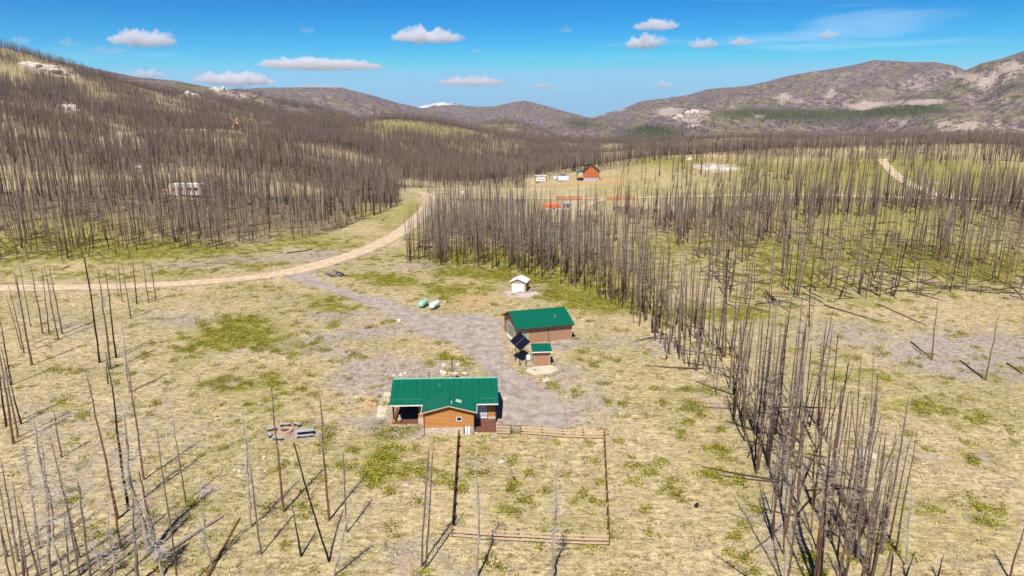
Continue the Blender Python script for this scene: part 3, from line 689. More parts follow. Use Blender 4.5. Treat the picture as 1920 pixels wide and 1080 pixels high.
# body walls
m = MB(); m.box(-1.1, 9.85, WY, 11.1, .0, 3.45); m.prism([(WY, 3.45), (11.1, 3.45), (7.25, 3.45+3.85*PIT*.97)], 'x', -1.1, 9.85)
body = m.obj('wall', M['siding_dark'], house)
m = MB(); m.box(X0+.25, -1.1, 8.9, 11.1, 0, 3.4); m.obj('porch_back_wall', M['siding_dark'], house)
m = MB(); m.prism([(8.9, 3.45), (11.1, 3.45), (WY, 3.5), (7.25, 5.1)], 'x', X0+.3, X0+.42) if False else None
def log_course(parent, x0, x1, z, y, r=.105, name='log'):
    mm = MB(); pr = [(-r*.55, -r), (-r, -r*.45), (-r, r*.45), (-r*.55, r), (0, r), (0, -r)]
    mm.prism([(y+p, z+q) for p, q in pr], 'x', x0, x1); return mm.obj(name, M['log'], parent)
# front wall of the main body to the right of the wing and left of it
for i in range(11):
    z = 1.02+i*.2
    if z < 3.4:
        log_course(body, 8.75, 9.83, z+.0, WY-.002); log_course(body, -1.08, -.02, z, WY-.002)
m = MB(); m.box(8.75, 9.9, WY-.12, WY-.002, .35, .93); m.obj('stone_course', M['stone'], body)
m = MB(); m.box(-1.15, -.02, WY-.12, WY-.002, .0, .93); m.obj('stone_course', M['stone'], body)
m = MB(); m.box(9.84, 9.99, WY-.2, WY-.02, .0, 3.4); m.obj('corner_post', M['dark_wood'], body)
for i in range(14):      # right end wall boards
    m = MB(); m.box(9.852, 9.89, WY, 11.1, .25+i*.22, .25+i*.22+.205); m.obj('board', M['log'], body)
# wing
wing = MB(); wing.box(0.0, 6.75, .0, WY, .96, 3.2); wing.prism([(0, 3.2), (6.75, 3.2), (3.42, 4.02)], 'y', 0, WY+.5)
wing = wing.obj('wing_wall', M['siding_dark'], house)
z = 1.065; i = 0
while z < 4.0:
    # courses shorten into the gable
    if z+.09 < 3.22: a, b = -.04, 6.79
    else:
        k = (z+.10-3.22)/(4.06-3.22); a, b = 3.42*k, 6.75-(6.75-3.42)*k
    if b-a > .5: log_course(wing, a, b, z, -.002, .1)
    z += .198; i += 1
for i in range(11):
    m = MB(); m.box(-.09, -.003, -.0, WY-.14, 1.0+i*.198, 1.18+i*.198); m.obj('board', M['log'], wing)
    m = MB(); m.box(6.753, 6.84, -.0, WY-.14, 1.0+i*.198, 1.18+i*.198); m.obj('board', M['log'], wing)
m = MB(); m.box(-.1, 6.85, -.06, WY-.2, -.3, .955); found = m.obj('foundation', M['stone'], house)
rs = random.Random(5); x = -.1       # fieldstones on the foundation face
for row in range(4):
    x = -.12
    while x < 6.8:
        wd = rs.uniform(.22, .55); zz = .0+row*.24
        if x+wd > 6.88: wd = 6.88-x
        if wd < .1: break
        m = MB(); d = rs.uniform(.03, .09); j = [rs.uniform(-.03, .03) for _ in range(8)]
        a, b, e, f_ = x+.015, x+wd-.015, zz+.012, zz+.228
        m.add([(a,-.065,e),(b,-.065,e),(b,-.065,f_),(a,-.065,f_),(a+.04+j[0],-.065-d,e+.04+j[1]),(b-.04+j[2],-.065-d,e+.04),(b-.04,-.065-d,f_-.04+j[3]),(a+.05,-.065-d,f_-.05)],
              [(0,1,5,4),(1,2,6,5),(2,3,7,6),(3,0,4,7),(4,5,6,7)])
        m.obj('stone', M['stone'] if rs.random() < .6 else M['rock'], found); x += wd
window(wing, 4.82, 2.22, .62, .5, -.11)
dn = MB(); dn.bar((.02, -.16, 3.15), (.02, -.16, .15), .045, 8); dn.bar((.02,-.16,.15), (-.1, -.9, .06), .045, 8); dn.obj('downspout', M['dark_wood'], house)
dn = MB(); dn.bar((6.7, -.16, 1.0), (6.7, -.16, .15), .035, 8); dn.bar((6.7,-.16,.15), (6.72, -.8, .06), .035, 8); dn.obj('downspout', M['dark_wood'], house)
m = MB(); m.box(5.40, 5.52, -.25, -.13, 0, 1.0); m.obj('meter_post', M['dark_wood'], house)
# glass door
dr = MB(); dx0, dx1 = 7.02, 8.66; z0, z1 = .66, 2.95; f = .1
dr.box(dx0, dx1, WY-.10, WY-.003, z1-f, z1); dr.box(dx0, dx1, WY-.12, WY-.003, z0, z0+f); dr.box(dx0, dx0+f, WY-.10, WY-.003, z0+f, z1-f); dr.box(dx1-f, dx1, WY-.10, WY-.003, z0+f, z1-f); dr.box((dx0+dx1)/2-.05, (dx0+dx1)/2+.05, WY-.09, WY-.003, z0+f, z1-f)
dr = dr.obj('glass_door', M['trim_white'], house)
for s in (0, 1):
    a = dx0+f+s*((dx1-dx0)/2-.05); b = a+(dx1-dx0)/2-.15
    m = MB(); m.box(a, b, WY-.03, WY-.004, z0+f, z1-f); pane = m.obj('pane', M['glass'], dr)
    m = MB(); 
    for q in range(6): xx = a+.03+q*(b-a-.06)/6; m.box(xx, xx+(b-a)/6*.7, WY-.042-.008*(q % 2), WY-.032, z0+f+.3, z1-f); m.box(xx, xx+(b-a)/6*.7, WY-.04, WY-.032, z0+f+.02, z0+f+.22)
    m.obj('curtain', M['curtain'], dr)
# deck in two levels, boards and fascia
dk = MB(); dk.box(6.9, 9.75, 2.25, WY-.14, 0, .53); dk.box(6.9, 9.8, .15, 2.245, 0, .26)
dk = dk.obj('deck', M['deck_edge'], house)
nb = 9
for i in range(nb):
    y0 = 2.2+i*(WY-.14-2.2)/nb; m = MB(); m.box(6.88, 9.78, y0+.006, y0+(WY-.14-2.2)/nb-.006, .535, .58); m.obj('deck_board', M['deck'], dk)
for i in range(14):
    y0 = .08+i*2.1/14; m = MB(); m.box(6.86, 9.84, y0+.006, y0+2.1/14-.006, .265, .31); m.obj('deck_board', M['deck'], dk)
# porch: floor boards, posts
pf = MB(); pf.box(X0+.12, -1.16, 3.3, 8.88, 0, .22); pf = pf.obj('porch_floor', M['deck_edge'], house)
for i in range(18):
    y0 = 3.25+i*5.6/18; m = MB(); m.box(X0+.08, -1.17, y0+.006, y0+5.6/18-.006, .225, .27); m.obj('deck_board', M['deck'], pf)
for (xx, yy) in ((X0+.36, 3.42), (X0+.36, 8.6)):
    m = MB(); m.box(xx-.11, xx+.11, yy-.11, yy+.11, .27, 3.5 if yy < 5 else 4.6); p_ = m.obj('porch_post', M['dark_wood'], house)
    m = MB(); m.box(xx-.2, xx+.2, yy-.2, yy+.2, .271, .75); m.obj('post_base', M['log'], p_)
m = MB(); m.box(X0+.2, -1.12, 3.3, 3.5, 3.38, 3.6); m.obj('beam', M['dark_wood'], house)
# main roof
rf = MB()
rf.prism([(EV, EZ), (RV, RZ), (RV+4.85, EZ), (RV+4.85, EZ-.16), (RV, RZ-.2), (EV, EZ-.16)], 'x', X0, X1)
rf = rf.obj('roof', M['siding_dark'], house)
sl = math.hypot(RV-EV, RZ-EZ)
roof_panels(rf, '', X1-X0+.04, sl+.05, M['roof_green'], slope_mtx((X0-.02, EV-.03, EZ+.005), (1,0,0), (0, RV-EV, RZ-EZ)), 17)
roof_panels(rf, '', X1-X0+.04, sl+.05, M['roof_green'], slope_mtx((X1+.02, 2*RV-EV+.03, EZ+.005), (-1,0,0), (0, -(RV-EV), RZ-EZ)), 17)
m = MB(); m.prism([(RV-.22, RZ-.03), (RV, RZ+.09), (RV+.22, RZ-.03), (RV+.2, RZ-.05), (RV, RZ+.055), (RV-.2, RZ-.05)], 'x', X0-.03, X1+.03)
m.obj('ridge_cap', simple('faded_green_cap', (.16,.42,.33), .5, .3, 3), rf)
m = MB(); m.box(X0-.02, -.32, EV-.12, EV-.035, EZ-.17, EZ-.01); m.obj('fascia', M['trim_white'], rf)
m = MB(); m.box(7.2, X1+.03, EV-.12, EV-.035, EZ-.17, EZ-.01); m.obj('fascia', M['trim_white'], rf)
for xx in (X0-.06, X1+.025):
    m = MB(); m.prism([(EV-.03, EZ+.03), (RV, RZ+.06), (RV, RZ-.15), (EV-.03, EZ-.17)], 'x', xx, xx+.03); m.obj('barge_board', simple('barge_green', (.02,.13,.09), .5), rf)
m = MB(); m.box(X0+.1, -.5, EV+.85, EV+.9, EZ+.40, EZ+.44); m.obj('snow_guard', simple('guard_metal', (.10,.22,.12), .4), rf)
m = MB(); m.box(7.6, X1-.2, EV+.85, EV+.9, EZ+.40, EZ+.44); m.obj('snow_guard', bpy.data.materials['guard_metal'], rf)
m = MB(); m.bar((.22, RV+.5, RZ-.4), (.22, RV+.5, RZ+.75), .11, 12); m.bar((.22, RV+.5, RZ+.68), (.22, RV+.5, RZ+.8), .17, 12); m.bar((.22, RV+.5, RZ+.2), (.22, RV+.5, RZ+.26), .14, 12); m.obj('chimney_flue', M['steel'], rf)
m = MB(); m.bar((1.9, 5.9, 4.6), (1.9, 5.9, 5.1), .06, 10); m.bar((1.9,5.9,4.78), (1.9,5.9,4.84), .16, 10, .07); m.obj('vent_pipe', M['steel'], rf)
# wing roof
wx0, wxm, wx1, wz0, wz1, wv0 = -.3, 3.45, 7.2, 3.36, 4.34, -.5
wr = MB(); wr.prism([(wx0, wz0), (wxm, wz1), (wx1, wz0), (wx1, wz0-.13), (wxm, wz1-.15), (wx0, wz0-.13)], 'y', wv0, 5.6)
# keep the roof body under the main roof: cut off where it would pass into the rooms
wr = wr.obj('wing_roof', M['siding_dark'], house)
sl2 = math.hypot(wxm-wx0, wz1-wz0)
roof_panels(wr, '', 5.45, sl2+.03, M['roof_green'], slope_mtx((wx0-.02, wv0+5.45-.03, wz0+.004), (0,-1,0), (wxm-wx0, 0, wz1-wz0)), 6)
roof_panels(wr, '', 5.45, sl2+.03, M['roof_green'], slope_mtx((wx1+.02, wv0-.03, wz0+.004), (0,1,0), (-(wx1-wxm), 0, wz1-wz0)), 6)
m = MB(); m.prism([(wxm-.2, wz1-.02), (wxm, wz1+.075), (wxm+.2, wz1-.02), (wxm+.18, wz1-.04), (wxm, wz1+.045), (wxm-.18, wz1-.04)], 'y', wv0-.03, 4.95); m.obj('ridge_cap', M['roof_green'], wr)
m = MB(); m.prism([(wx0-.03, wz0-.17), (wx0-.03, wz0+.0), (wxm, wz1+.02), (wx1+.03, wz0+.0), (wx1+.03, wz0-.17), (wxm, wz1-.13)], 'y', wv0-.07, wv0-.035); m.obj('barge_board', M['trim_tan'], wr)
for xx in (wx0-.1, wx1+.03):
    m = MB(); m.box(xx, xx+.07, wv0-.03, EV-.13, wz0-.17, wz0+.0); m.obj('gutter', M['trim_white'], wr)
m = MB(); q = (wz1-wz0)/(wx1-wxm); xs0 = 4.3; yv = 1.4
zt = lambda x_: wz1-(x_-wxm)*q
m.add([(xs0, yv, zt(xs0)+.04), (xs0+.85, yv, zt(xs0+.85)+.04), (xs0+.85, yv+.75, zt(xs0+.85)+.04), (xs0, yv+.75, zt(xs0)+.04), (xs0+.06, yv+.06, zt(xs0)+.16), (xs0+.79, yv+.06, zt(xs0+.85)+.16), (xs0+.79, yv+.69, zt(xs0+.85)+.16), (xs0+.06, yv+.69, zt(xs0)+.16)],
      [(0,1,5,4),(1,2,6,5),(2,3,7,6),(3,0,4,7),(4,5,6,7)]); m.obj('skylight', simple('skylight_dome', (.46,.52,.50), .25, .1), wr)
m = MB(); m.bar((3.8, .3, 4.1), (3.8, .3, 4.62), .05, 10); m.bar((3.8,.3,4.62), (3.8,.3,4.68), .08, 10); m.obj('vent_pipe', M['white'], wr)

# two white gas cylinders against the foundation
def cyl_tank(x, lab):
    q = house.matrix_world if False else None
    cx = HO[0]+x*math.cos(HR)+.32*math.sin(HR); cy = HO[1]+x*math.sin(HR)-.32*math.cos(HR)
    t = thing('gas_cylinder', lab, 'gas cylinder', (cx, cy, 0), HR, 'gas cylinders at the wing foundation')
    m = MB(); m.smooth = False; m.lathe([(.10,.0),(.19,.02),(.19,.95),(.16,1.06),(.08,1.12),(.05,1.16)], 16); m.obj('tank', M['white'], t)
    m = MB(); m.lathe([(.12,1.10),(.12,1.26),(.10,1.26),(.10,1.12)], 12); m.obj('collar', M['white'], t)
    m = MB(); m.bar((0,0,1.14), (0,0,1.24), .03); m.bar((0,0,1.2), (0,-.07,1.2), .018); m.obj('valve', M['black_metal'], t)
cyl_tank(5.78, 'white gas cylinder nearer the dark meter post at the log wing foundation')
cyl_tank(6.18, 'white gas cylinder nearer the wing corner and the deck')
# pear-shaped pot on the porch, mat beside it
c0, s0 = math.cos(HR), math.sin(HR)
def hw_(u, v, z=0): return (HO[0]+u*c0-v*s0, HO[1]+u*s0+v*c0, z)
t = thing('garden_pot', 'pear-shaped olive and tan pot standing on the porch floor', 'pot', hw_(X0+1.15, 3.62, .27))
m = MB(); m.smooth = True; m.lathe([(.14,0),(.30,.10),(.36,.30),(.30,.52),(.17,.72),(.12,.86),(.15,.95)], 18); m.obj('body', M['pot'], t)
m = MB(); m.lathe([(.13,.955),(.17,1.0),(.10,1.02)], 14); m.obj('rim', M['trim_tan'], t)
# pale gravel border and slab left of the house
def sheet(name, pxs, z, mat, label=None, cat=None, cell=.5, kind='structure'):
    P = [plane_at(*p) for p in pxs]; n = len(P); m = MB()
    V = []; rs_ = random.Random(len(name)*7)
    for i in range(n):
        a, b = P[i], P[(i+1) % n]; k = max(1, int(math.hypot(b[0]-a[0], b[1]-a[1])/cell))
        for j in range(k): V.append((a[0]+(b[0]-a[0])*j/k+rs_.uniform(-.12,.12), a[1]+(b[1]-a[1])*j/k+rs_.uniform(-.12,.12)))
    cx = sum(v[0] for v in V)/len(V); cy = sum(v[1] for v in V)/len(V)
    vs = [(cx, cy, gz(cx, cy)+z)]+[(x, y, gz(x, y)+z) for x, y in V]+[(x, y, gz(x, y)-.1) for x, y in V]; q = len(V)
    m.add(vs, [(0, 1+i, 1+(i+1) % q) for i in range(q)]+[(1+i, 1+q+i, 1+q+(i+1) % q, 1+(i+1) % q) for i in range(q)])
    o = m.obj(name, mat); 
    if kind: o['kind'] = kind
    if label: tag(o, label, cat)
    return o
peb = simple('pale_pebbles', (.62,.54,.40), .9, .35, 9, bump=.6)
sheet('pebble_border', [(722,735),(733,737),(733,748),(724,770),(720,783),(706,783),(707,765),(714,750)], .05, peb)
sheet('shed_gravel', [(988,690),(1035,686),(1048,694),(1030,701),(1000,703),(985,697)], .045, peb)
sheet('shed_pad', [(952,545),(985,551),(1003,546),(1012,551),(985,559),(955,556),(945,548)], .045, simple('pad_gravel', (.52,.45,.38), .9, .2, 6))
t = thing('stepping_slab', 'flat grey stone slab at the lower end of the pebble border', 'stone slab', (*plane_at(713.5, 785), gz(*plane_at(713.5, 785))), R(8)); 
MB().box(-.6,.55,-.35,.35,-.05,.12).obj('slab', simple('grey_slab', (.42,.36,.33), .85), t, bevel=.03)

# ---------------- rail fence round the yard
yard = thing('rail_fence', 'brown post and rail fence enclosing the grassy yard in front of the deck', 'fence', (*plane_at(931, 813), 0))
yo = Vector(yard.location)
back = [(931,813.5),(957,814.3),(977,814.5),(1016,816.5),(1055,819.5),(1093,821.5),(1132,823)]
frontp = [(850,1007),(898.5,1012),(947,1015),(972,1016),(1020,1018.5),(1044,1020),(1093,1022),(1140.7,1023)]
bp = [plane_at(*p) for p in back]; fp = [plane_at(*p) for p in frontp]; lt = plane_at(861, 823)
left = [tuple(lt[i]+(fp[0][i]-lt[i])*k/8 for i in (0,1)) for k in range(8)]; right = [tuple(bp[-1][i]+(fp[-1][i]-bp[-1][i])*k/9 for i in (0,1)) for k in range(1, 9)]
def fpost(p, h=1.32, mat='post_wood', r=.12):
    z = gz(*p); m = MB(); m.box(-r, r, -r, r, -.15, h); m.add([(-r,-r,h),(r,-r,h),(r,r,h),(-r,r,h),(0,0,h+.04)], [(0,1,4),(1,2,4),(2,3,4),(3,0,4)])
    m.obj('post', M[mat], yard, (p[0]-yo.x, p[1]-yo.y, z-yo.z))
def frail(a, b, z, mat='tan_wood', h=.115):
    za, zb = gz(*a), gz(*b); m = MB(); dz = random.uniform(-.03, .03)
    A = Vector((a[0]-yo.x, a[1]-yo.y-.0, za+z+dz)); B = Vector((b[0]-yo.x, b[1]-yo.y, zb+z-dz))
    d = (B-A).normalized(); n = Vector((d.y, -d.x, 0))
    if n.y > 0: n = -n
    off = n*.1
    m.add([A+off+Vector((0,0,-h)), A+off+n*.045+Vector((0,0,-h)), A+off+n*.045+Vector((0,0,h)), A+off+Vector((0,0,h)), B+off+Vector((0,0,-h)), B+off+n*.045+Vector((0,0,-h)), B+off+n*.045+Vector((0,0,h)), B+off+Vector((0,0,h))],
          [(0,1,2,3),(7,6,5,4),(0,4,5,1),(1,5,6,2),(2,6,7,3),(3,7,4,0)]); m.obj('rail', M[mat], yard)
for p in bp[1:]: fpost(p)
for p in fp: fpost(p)
for p in left: fpost(p, 1.25, 'dark_wood', .07)
for p in right: fpost(p, 1.2, 'dark_wood', .06)
for z in (.3, .72, 1.14):
    for i in range(len(bp)-1):
        if i == 1: continue
        frail(bp[i], bp[i+1], z)
    for i in range(len(fp)-1): frail(fp[i], fp[i+1], z)
    L_ = left+[fp[0]]; R_ = [bp[-1]]+right+[fp[-1]]
    for i in range(len(L_)-1): frail(L_[i], L_[i+1], z, 'dark_wood')
    for i in range(len(R_)-1): frail(R_[i], R_[i+1], z, 'post_wood', .05)
def grid_panel(name, x0, x1, z0, z1, mat, step=.13):
    m = MB(); r = .022
    for a, b in (((x0,0,z0),(x1,0,z0)), ((x0,0,z1),(x1,0,z1)), ((x0,0,z0),(x0,0,z1)), ((x1,0,z0),(x1,0,z1))): m.bar(a, b, r, 6)
    m.bar((x0,0,(z0+z1)/2), (x1,0,(z0+z1)/2), r, 6)
    k = int((x1-x0)/step)
    for i in range(1, k): m.bar((x0+(x1-x0)*i/k,0,z0), (x0+(x1-x0)*i/k,0,z1), .009, 4, cap=False)
    k = int((z1-z0)/step)
    for i in range(1, k): m.bar((x0,.01,z0+(z1-z0)*i/k), (x1,.01,z0+(z1-z0)*i/k), .009, 4, cap=False)
    return m
gp = bp[1]; gw = bp[2][0]-bp[1][0]
gt = grid_panel('gate', .12, gw-.12, .05, 1.3, None); gt.bar((.45,0,1.3), (gw/2,0,1.42), .02, 6); gt.bar((gw/2,0,1.42), (gw-.45,0,1.3), .02, 6)
gt.obj('gate', simple('gate_wire', (.10,.07,.065), .5), yard, (gp[0]-yo.x, gp[1]-yo.y, gz(*gp)))
kp = plane_at(932.5, 808)
t = thing('wire_panel', 'low dark wire mesh panel standing behind the first fence bay beside the deck', 'wire panel', (*kp, 0))
grid_panel('wire_mesh', 0, 1.75, .02, .95, None, .11).obj('wire_mesh', bpy.data.materials['gate_wire'], t)

# ---------------- garage
GO = (1.32, 125.35); GR = R(17.5)
gar = thing('garage', 'large brown-sided garage with plain green metal roof beside the driveway', 'garage', (GO[0], GO[1], 0), GR)
GL, GD, GH = 10.9, 9.5, 3.35
m = MB(); m.box(0, GL, 0, GD, -.2, GH); m.prism([(0, GH), (GD, GH), (GD/2, GH+GD/2*.40)], 'x', 0, GL); gw_ = m.obj('wall', M['siding_dark'], gar)
lap = MB(); lap.prism([(-.055, 0), (-.004, .0), (-.004, .235), (-.03, .235)], 'x', 0, 1); 
for i in range(14):      # lapped siding boards; front wall interrupted by the side door
    z = .02+i*.236
    for (a, b) in (((.02, .62), (1.93, GL-.02)) if z < 2.5 else ((.02, GL-.02),)):
        m = MB(); m.prism([(-.055, z), (-.003, z), (-.003, z+.234), (-.03, z+.234)], 'x', a, b); m.obj('board', M['siding'], gw_)
for i in range(20):      # left gable boards beside and above the overhead door
    z = .02+i*.236; top = z+.234
    if top > GH+GD/2*.40-.05: break
    y0, y1 = .02, GD-.02
    if top > GH: k = (top-GH)/.40; y0, y1 = .02+k, GD-.02-k
    segs = [(y0, 2.22), (7.08, y1)] if z < 2.75 else [(y0, y1)]
    for a, b in segs:
        if b-a > .15: m = MB(); m.prism([(-.055, z), (-.003, z), (-.003, z+.234), (-.03, z+.234)], 'x', 0, 1); m = MB(); m.add([(-.055,a,z),(-.055,b,z),(-.003,b,z),(-.003,a,z),(-.03,a,z+.234),(-.03,b,z+.234),(-.003,b,z+.234),(-.003,a,z+.234)], [(0,1,2,3),(7,6,5,4),(0,4,5,1),(1,5,6,2),(2,6,7,3),(3,7,4,0)]); m.obj('board', M['siding'], gw_)
for (a, b) in ((0, GL),):
    for xx in (-.07, GL-.06):
        m = MB(); m.box(xx, xx+.13, -.075, -.056, 0, GH-.05); m.obj('corner_trim', M['cream'] if xx > 1 else M['siding'], gw_)
# overhead door in the left gable
m = MB(); m.box(-.09, -.06, 2.22, 2.37, 0, 2.6); m.box(-.09, -.06, 6.93, 7.08, 0, 2.6); m.box(-.09, -.06, 2.22, 7.08, 2.6, 2.76); m.box(-.35, -.0, 2.22, 7.08, -.1, .05); fr = m.obj('door_frame', M['white'], gar)
for i in range(5):
    m = MB(); m.box(-.05, -.004, 2.38, 6.92, .06+i*.51, .06+i*.51+.49)
    for j in range(8): m.box(-.062, -.05, 2.46+j*.56, 2.46+j*.56+.46, .14+i*.51, .14+i*.51+.33)
    m.obj('door_panel', M['sage'], fr)
# side door
m = MB(); m.box(.66, .80, -.08, -.01, 0, 2.42); m.box(1.76, 1.9, -.08, -.01, 0, 2.42); m.box(.66, 1.9, -.08, -.01, 2.42, 2.56); fr = m.obj('side_door_frame', M['cream'], gar)
m = MB(); m.box(.81, 1.75, -.04, -.01, .03, 2.41); m.box(.95, 1.61, -.055, -.04, 1.4, 2.2); m.box(.95, 1.61, -.055, -.04, .3, 1.2); m.obj('side_door', M['sage'], fr)
m = MB(); m.box(.9, 1.7, -.05, -.041, 2.25, 2.38); m.obj('transom', M['glass'], fr)
OV = .55; ez = GH-OV*.40+.08; rz_ = GH+GD/2*.40+.08
rf = MB(); rf.prism([(-OV, ez), (GD/2, rz_), (GD+OV, ez), (GD+OV, ez-.17), (GD/2, rz_-.2), (-OV, ez-.17)], 'x', -.55, GL+.4); rf = rf.obj('roof', M['siding_dark'], gar)
sl = math.hypot(GD/2+OV, rz_-ez); gwid = GL+.95+.06
roof_panels(rf, '', gwid, sl+.06, M['roof_green'], slope_mtx((-.58, -OV-.04, ez+.003), (1,0,0), (0, GD/2+OV, rz_-ez)), 12)
roof_panels(rf, '', gwid, sl+.06, M['roof_green'], slope_mtx((GL+.43, GD+OV+.04, ez+.003), (-1,0,0), (0, -(GD/2+OV), rz_-ez)), 12)
m = MB(); m.prism([(GD/2-.25, rz_-.04), (GD/2, rz_+.09), (GD/2+.25, rz_-.04)], 'x', -.6, GL+.45); m.obj('ridge_cap', M['roof_green'], rf)
for xx in (-.62, GL+.43):
    m = MB(); m.prism([(-OV-.04, ez+.04), (GD/2, rz_+.05), (GD+OV+.04, ez+.04), (GD+OV+.04, ez-.18), (GD/2, rz_-.2), (-OV-.04, ez-.18)], 'x', xx, xx+.04); m.obj('barge_board', M['trim_tan'] if xx > 0 else M['dark_wood'], rf)
m = MB(); m.box(-.58, GL+.43, -OV-.13, -OV-.045, ez-.13, ez+.0); m.obj('gutter', M['dark_wood'], rf)
m = MB(); xx = 8.1; yy = 1.9; zz = ez+(yy+OV)*(rz_-ez)/(GD/2+OV); m.bar((xx,yy,zz-.1), (xx,yy,zz+.35), .14, 12); m.bar((xx,yy,zz+.33), (xx,yy,zz+.45), .3, 14, .12); m.bar((xx,yy,zz+.02), (xx,yy,zz+.08), .32, 14, .2); m.obj('roof_vent', M['steel'], rf)
m = MB(); m.bar((6.0, -OV-.08, ez-.1), (6.0, -.1, ez-.5), .05); m.bar((6.0,-.1,ez-.5), (6.0,-.1,.15), .05); m.bar((6.0,-.1,.15), (6.6,-1.5,.06), .05); m.obj('downspout', M['dark_wood'], gar)
m = MB(); m.bar((GL+.05, -OV-.08, ez-.1), (GL+.05, -.1, ez-.5), .04); m.bar((GL+.05,-.1,ez-.5), (GL+.05,-.1,.12), .04); m.bar((GL+.05,-.1,.12), (GL+1.9,-.25,.05), .05); m.obj('downspout', M['dark_wood'], gar)
sheet('garage_apron', [(967,655),(1000,657),(1060,650),(1092,641),(1076,634),(1000,646)], .045, M['gravel'])

# ---------------- small shed with mono-pitch roof
SO = plane_at(1001, 686); SR = R(5)
sh = thing('small_shed', 'small brown shed with mono-pitch green roof, right of the solar panel', 'shed', (SO[0], SO[1], 0), SR)
m = MB(); m.prism([(0, -.1), (1.9, -.1), (1.9, 3.25), (0, 2.75)], 'x', 0, 2.85); bw = m.obj('wall', M['siding'], sh)
for i in range(9):
    m = MB(); m.box(.12+i*.29, .12+i*.29+.28, -.03, -.002, .05, 2.7); m.obj('board', M['siding'], bw)
for i in range(6):
    m = MB(); m.box(-.03, -.002, .08+i*.3, .08+i*.3+.29, .05, 2.72+i*.08); m.obj('board', simple('grey_siding', (.30,.27,.22), .8) if i == 0 else bpy.data.materials['grey_siding'], bw)
for xx in (-.05, 2.75):
    m = MB(); m.box(xx, xx+.12, -.06, -.031, 0, 2.72); m.obj('corner_trim', M['trim_tan'], bw)
rf = MB(); rf.slab([(-.35, -.45, 2.70), (3.2, -.45, 2.70), (3.2, 2.2, 3.40), (-.35, 2.2, 3.40)], .12); rf = rf.obj('roof', M['dark_wood'], sh)
roof_panels(rf, '', 3.45, math.hypot(2.55, .67), M['roof_green'], slope_mtx((-.3, -.40, 2.72), (1,0,0), (0, 2.65, .70)), 4)
m = MB(); m.box(-.38, 3.23, -.52, -.455, 2.58, 2.74); m.obj('fascia', M['trim_white'], rf)
for xx in (-.40, 3.205): m = MB(); m.add([(xx,-.45,2.6),(xx+.04,-.45,2.6),(xx+.04,2.2,3.3),(xx,2.2,3.3),(xx,-.45,2.75),(xx+.04,-.45,2.75),(xx+.04,2.2,3.46),(xx,2.2,3.46)], [(0,3,2,1),(4,5,6,7),(0,1,5,4),(1,2,6,5),(2,3,7,6),(3,0,4,7)]); m.obj('barge_board', M['trim_tan'], rf)
m = MB(); m.bar((3.0,.1,2.5), (3.0,.1,.1), .03); m.bar((3.0,.1,.08), (4.6,-.1,.05), .03); m.obj('downspout', M['dark_wood'], sh)

# ---------------- white-roofed metal shed
WO = plane_at(957.3, 546.8); w1 = plane_at(985.7, 548.3); WR = math.atan2(w1[1]-WO[1], w1[0]-WO[0]); WW = math.hypot(w1[0]-WO[0], w1[1]-WO[1])
ws = thing('metal_shed', 'beige metal carport shed with white roof and white roll-up door, below the burnt stand', 'shed', (WO[0], WO[1], gz(*WO)), WR)
m = MB(); m.box(0, WW, 0, 4.2, -.1, 2.55); m.prism([(0, 2.55), (WW, 2.55), (WW/2, 3.35)], 'y', 0, 4.2); wl = m.obj('wall', M['shed_beige'], ws)
for i in range(13):
    m = MB(); m.box(WW+.002, WW+.03, .1+i*.31, .1+i*.31+.25, .05, 2.5); m.obj('panel', M['siding'], wl)
m = MB(); m.box(.0, .13, -.05, -.002, 0, 2.5); m.box(WW-.13, WW, -.05, -.002, 0, 2.5); m.box(0, WW, -.052, -.003, 2.36, 2.5); m.obj('front_frame', M['trim_tan'], ws)
dd = MB(); dd.box(.42, WW-.42, -.04, -.003, .03, 2.15); dd = dd.obj('roll_door', M['white'], ws)
for i in range(12): m = MB(); m.box(.43, WW-.43, -.056, -.041, .05+i*.175, .05+i*.175+.15); m.obj('slat', M['white'], dd)
m = MB(); e = .3
m.prism([(-e, 2.50), (WW/2, 3.50), (WW+e, 2.50), (WW+e, 2.44), (WW/2, 3.42), (-e, 2.44)], 'y', -.4, 4.5); rf = m.obj('roof', M['white'], ws)
for s in (0, 1):
    for i in range(5):
        m = MB(); y0 = -.38+i*.97
        a, b = ((-e, 2.505), (WW/2, 3.505)) if s == 0 else ((WW/2, 3.505), (WW+e, 2.505))
        m.add([(a[0],y0,a[1]),(b[0],y0,b[1]),(b[0],y0+.95,b[1]),(a[0],y0+.95,a[1]),(a[0],y0+.03,a[1]+.03),(b[0],y0+.03,b[1]+.03),(b[0],y0+.92,b[1]+.03),(a[0],y0+.92,a[1]+.03)], [(0,1,2,3),(4,5,6,7),(0,4,5,1),(1,5,6,2),(2,6,7,3),(3,7,4,0)]); m.obj('roof_panel', M['white'], rf)
m = MB(); m.prism([(.1, 2.505), (WW-.1, 2.505), (WW/2, 3.3)], 'y', -.03, -.002); m.obj('gable', M['shed_beige'], ws)

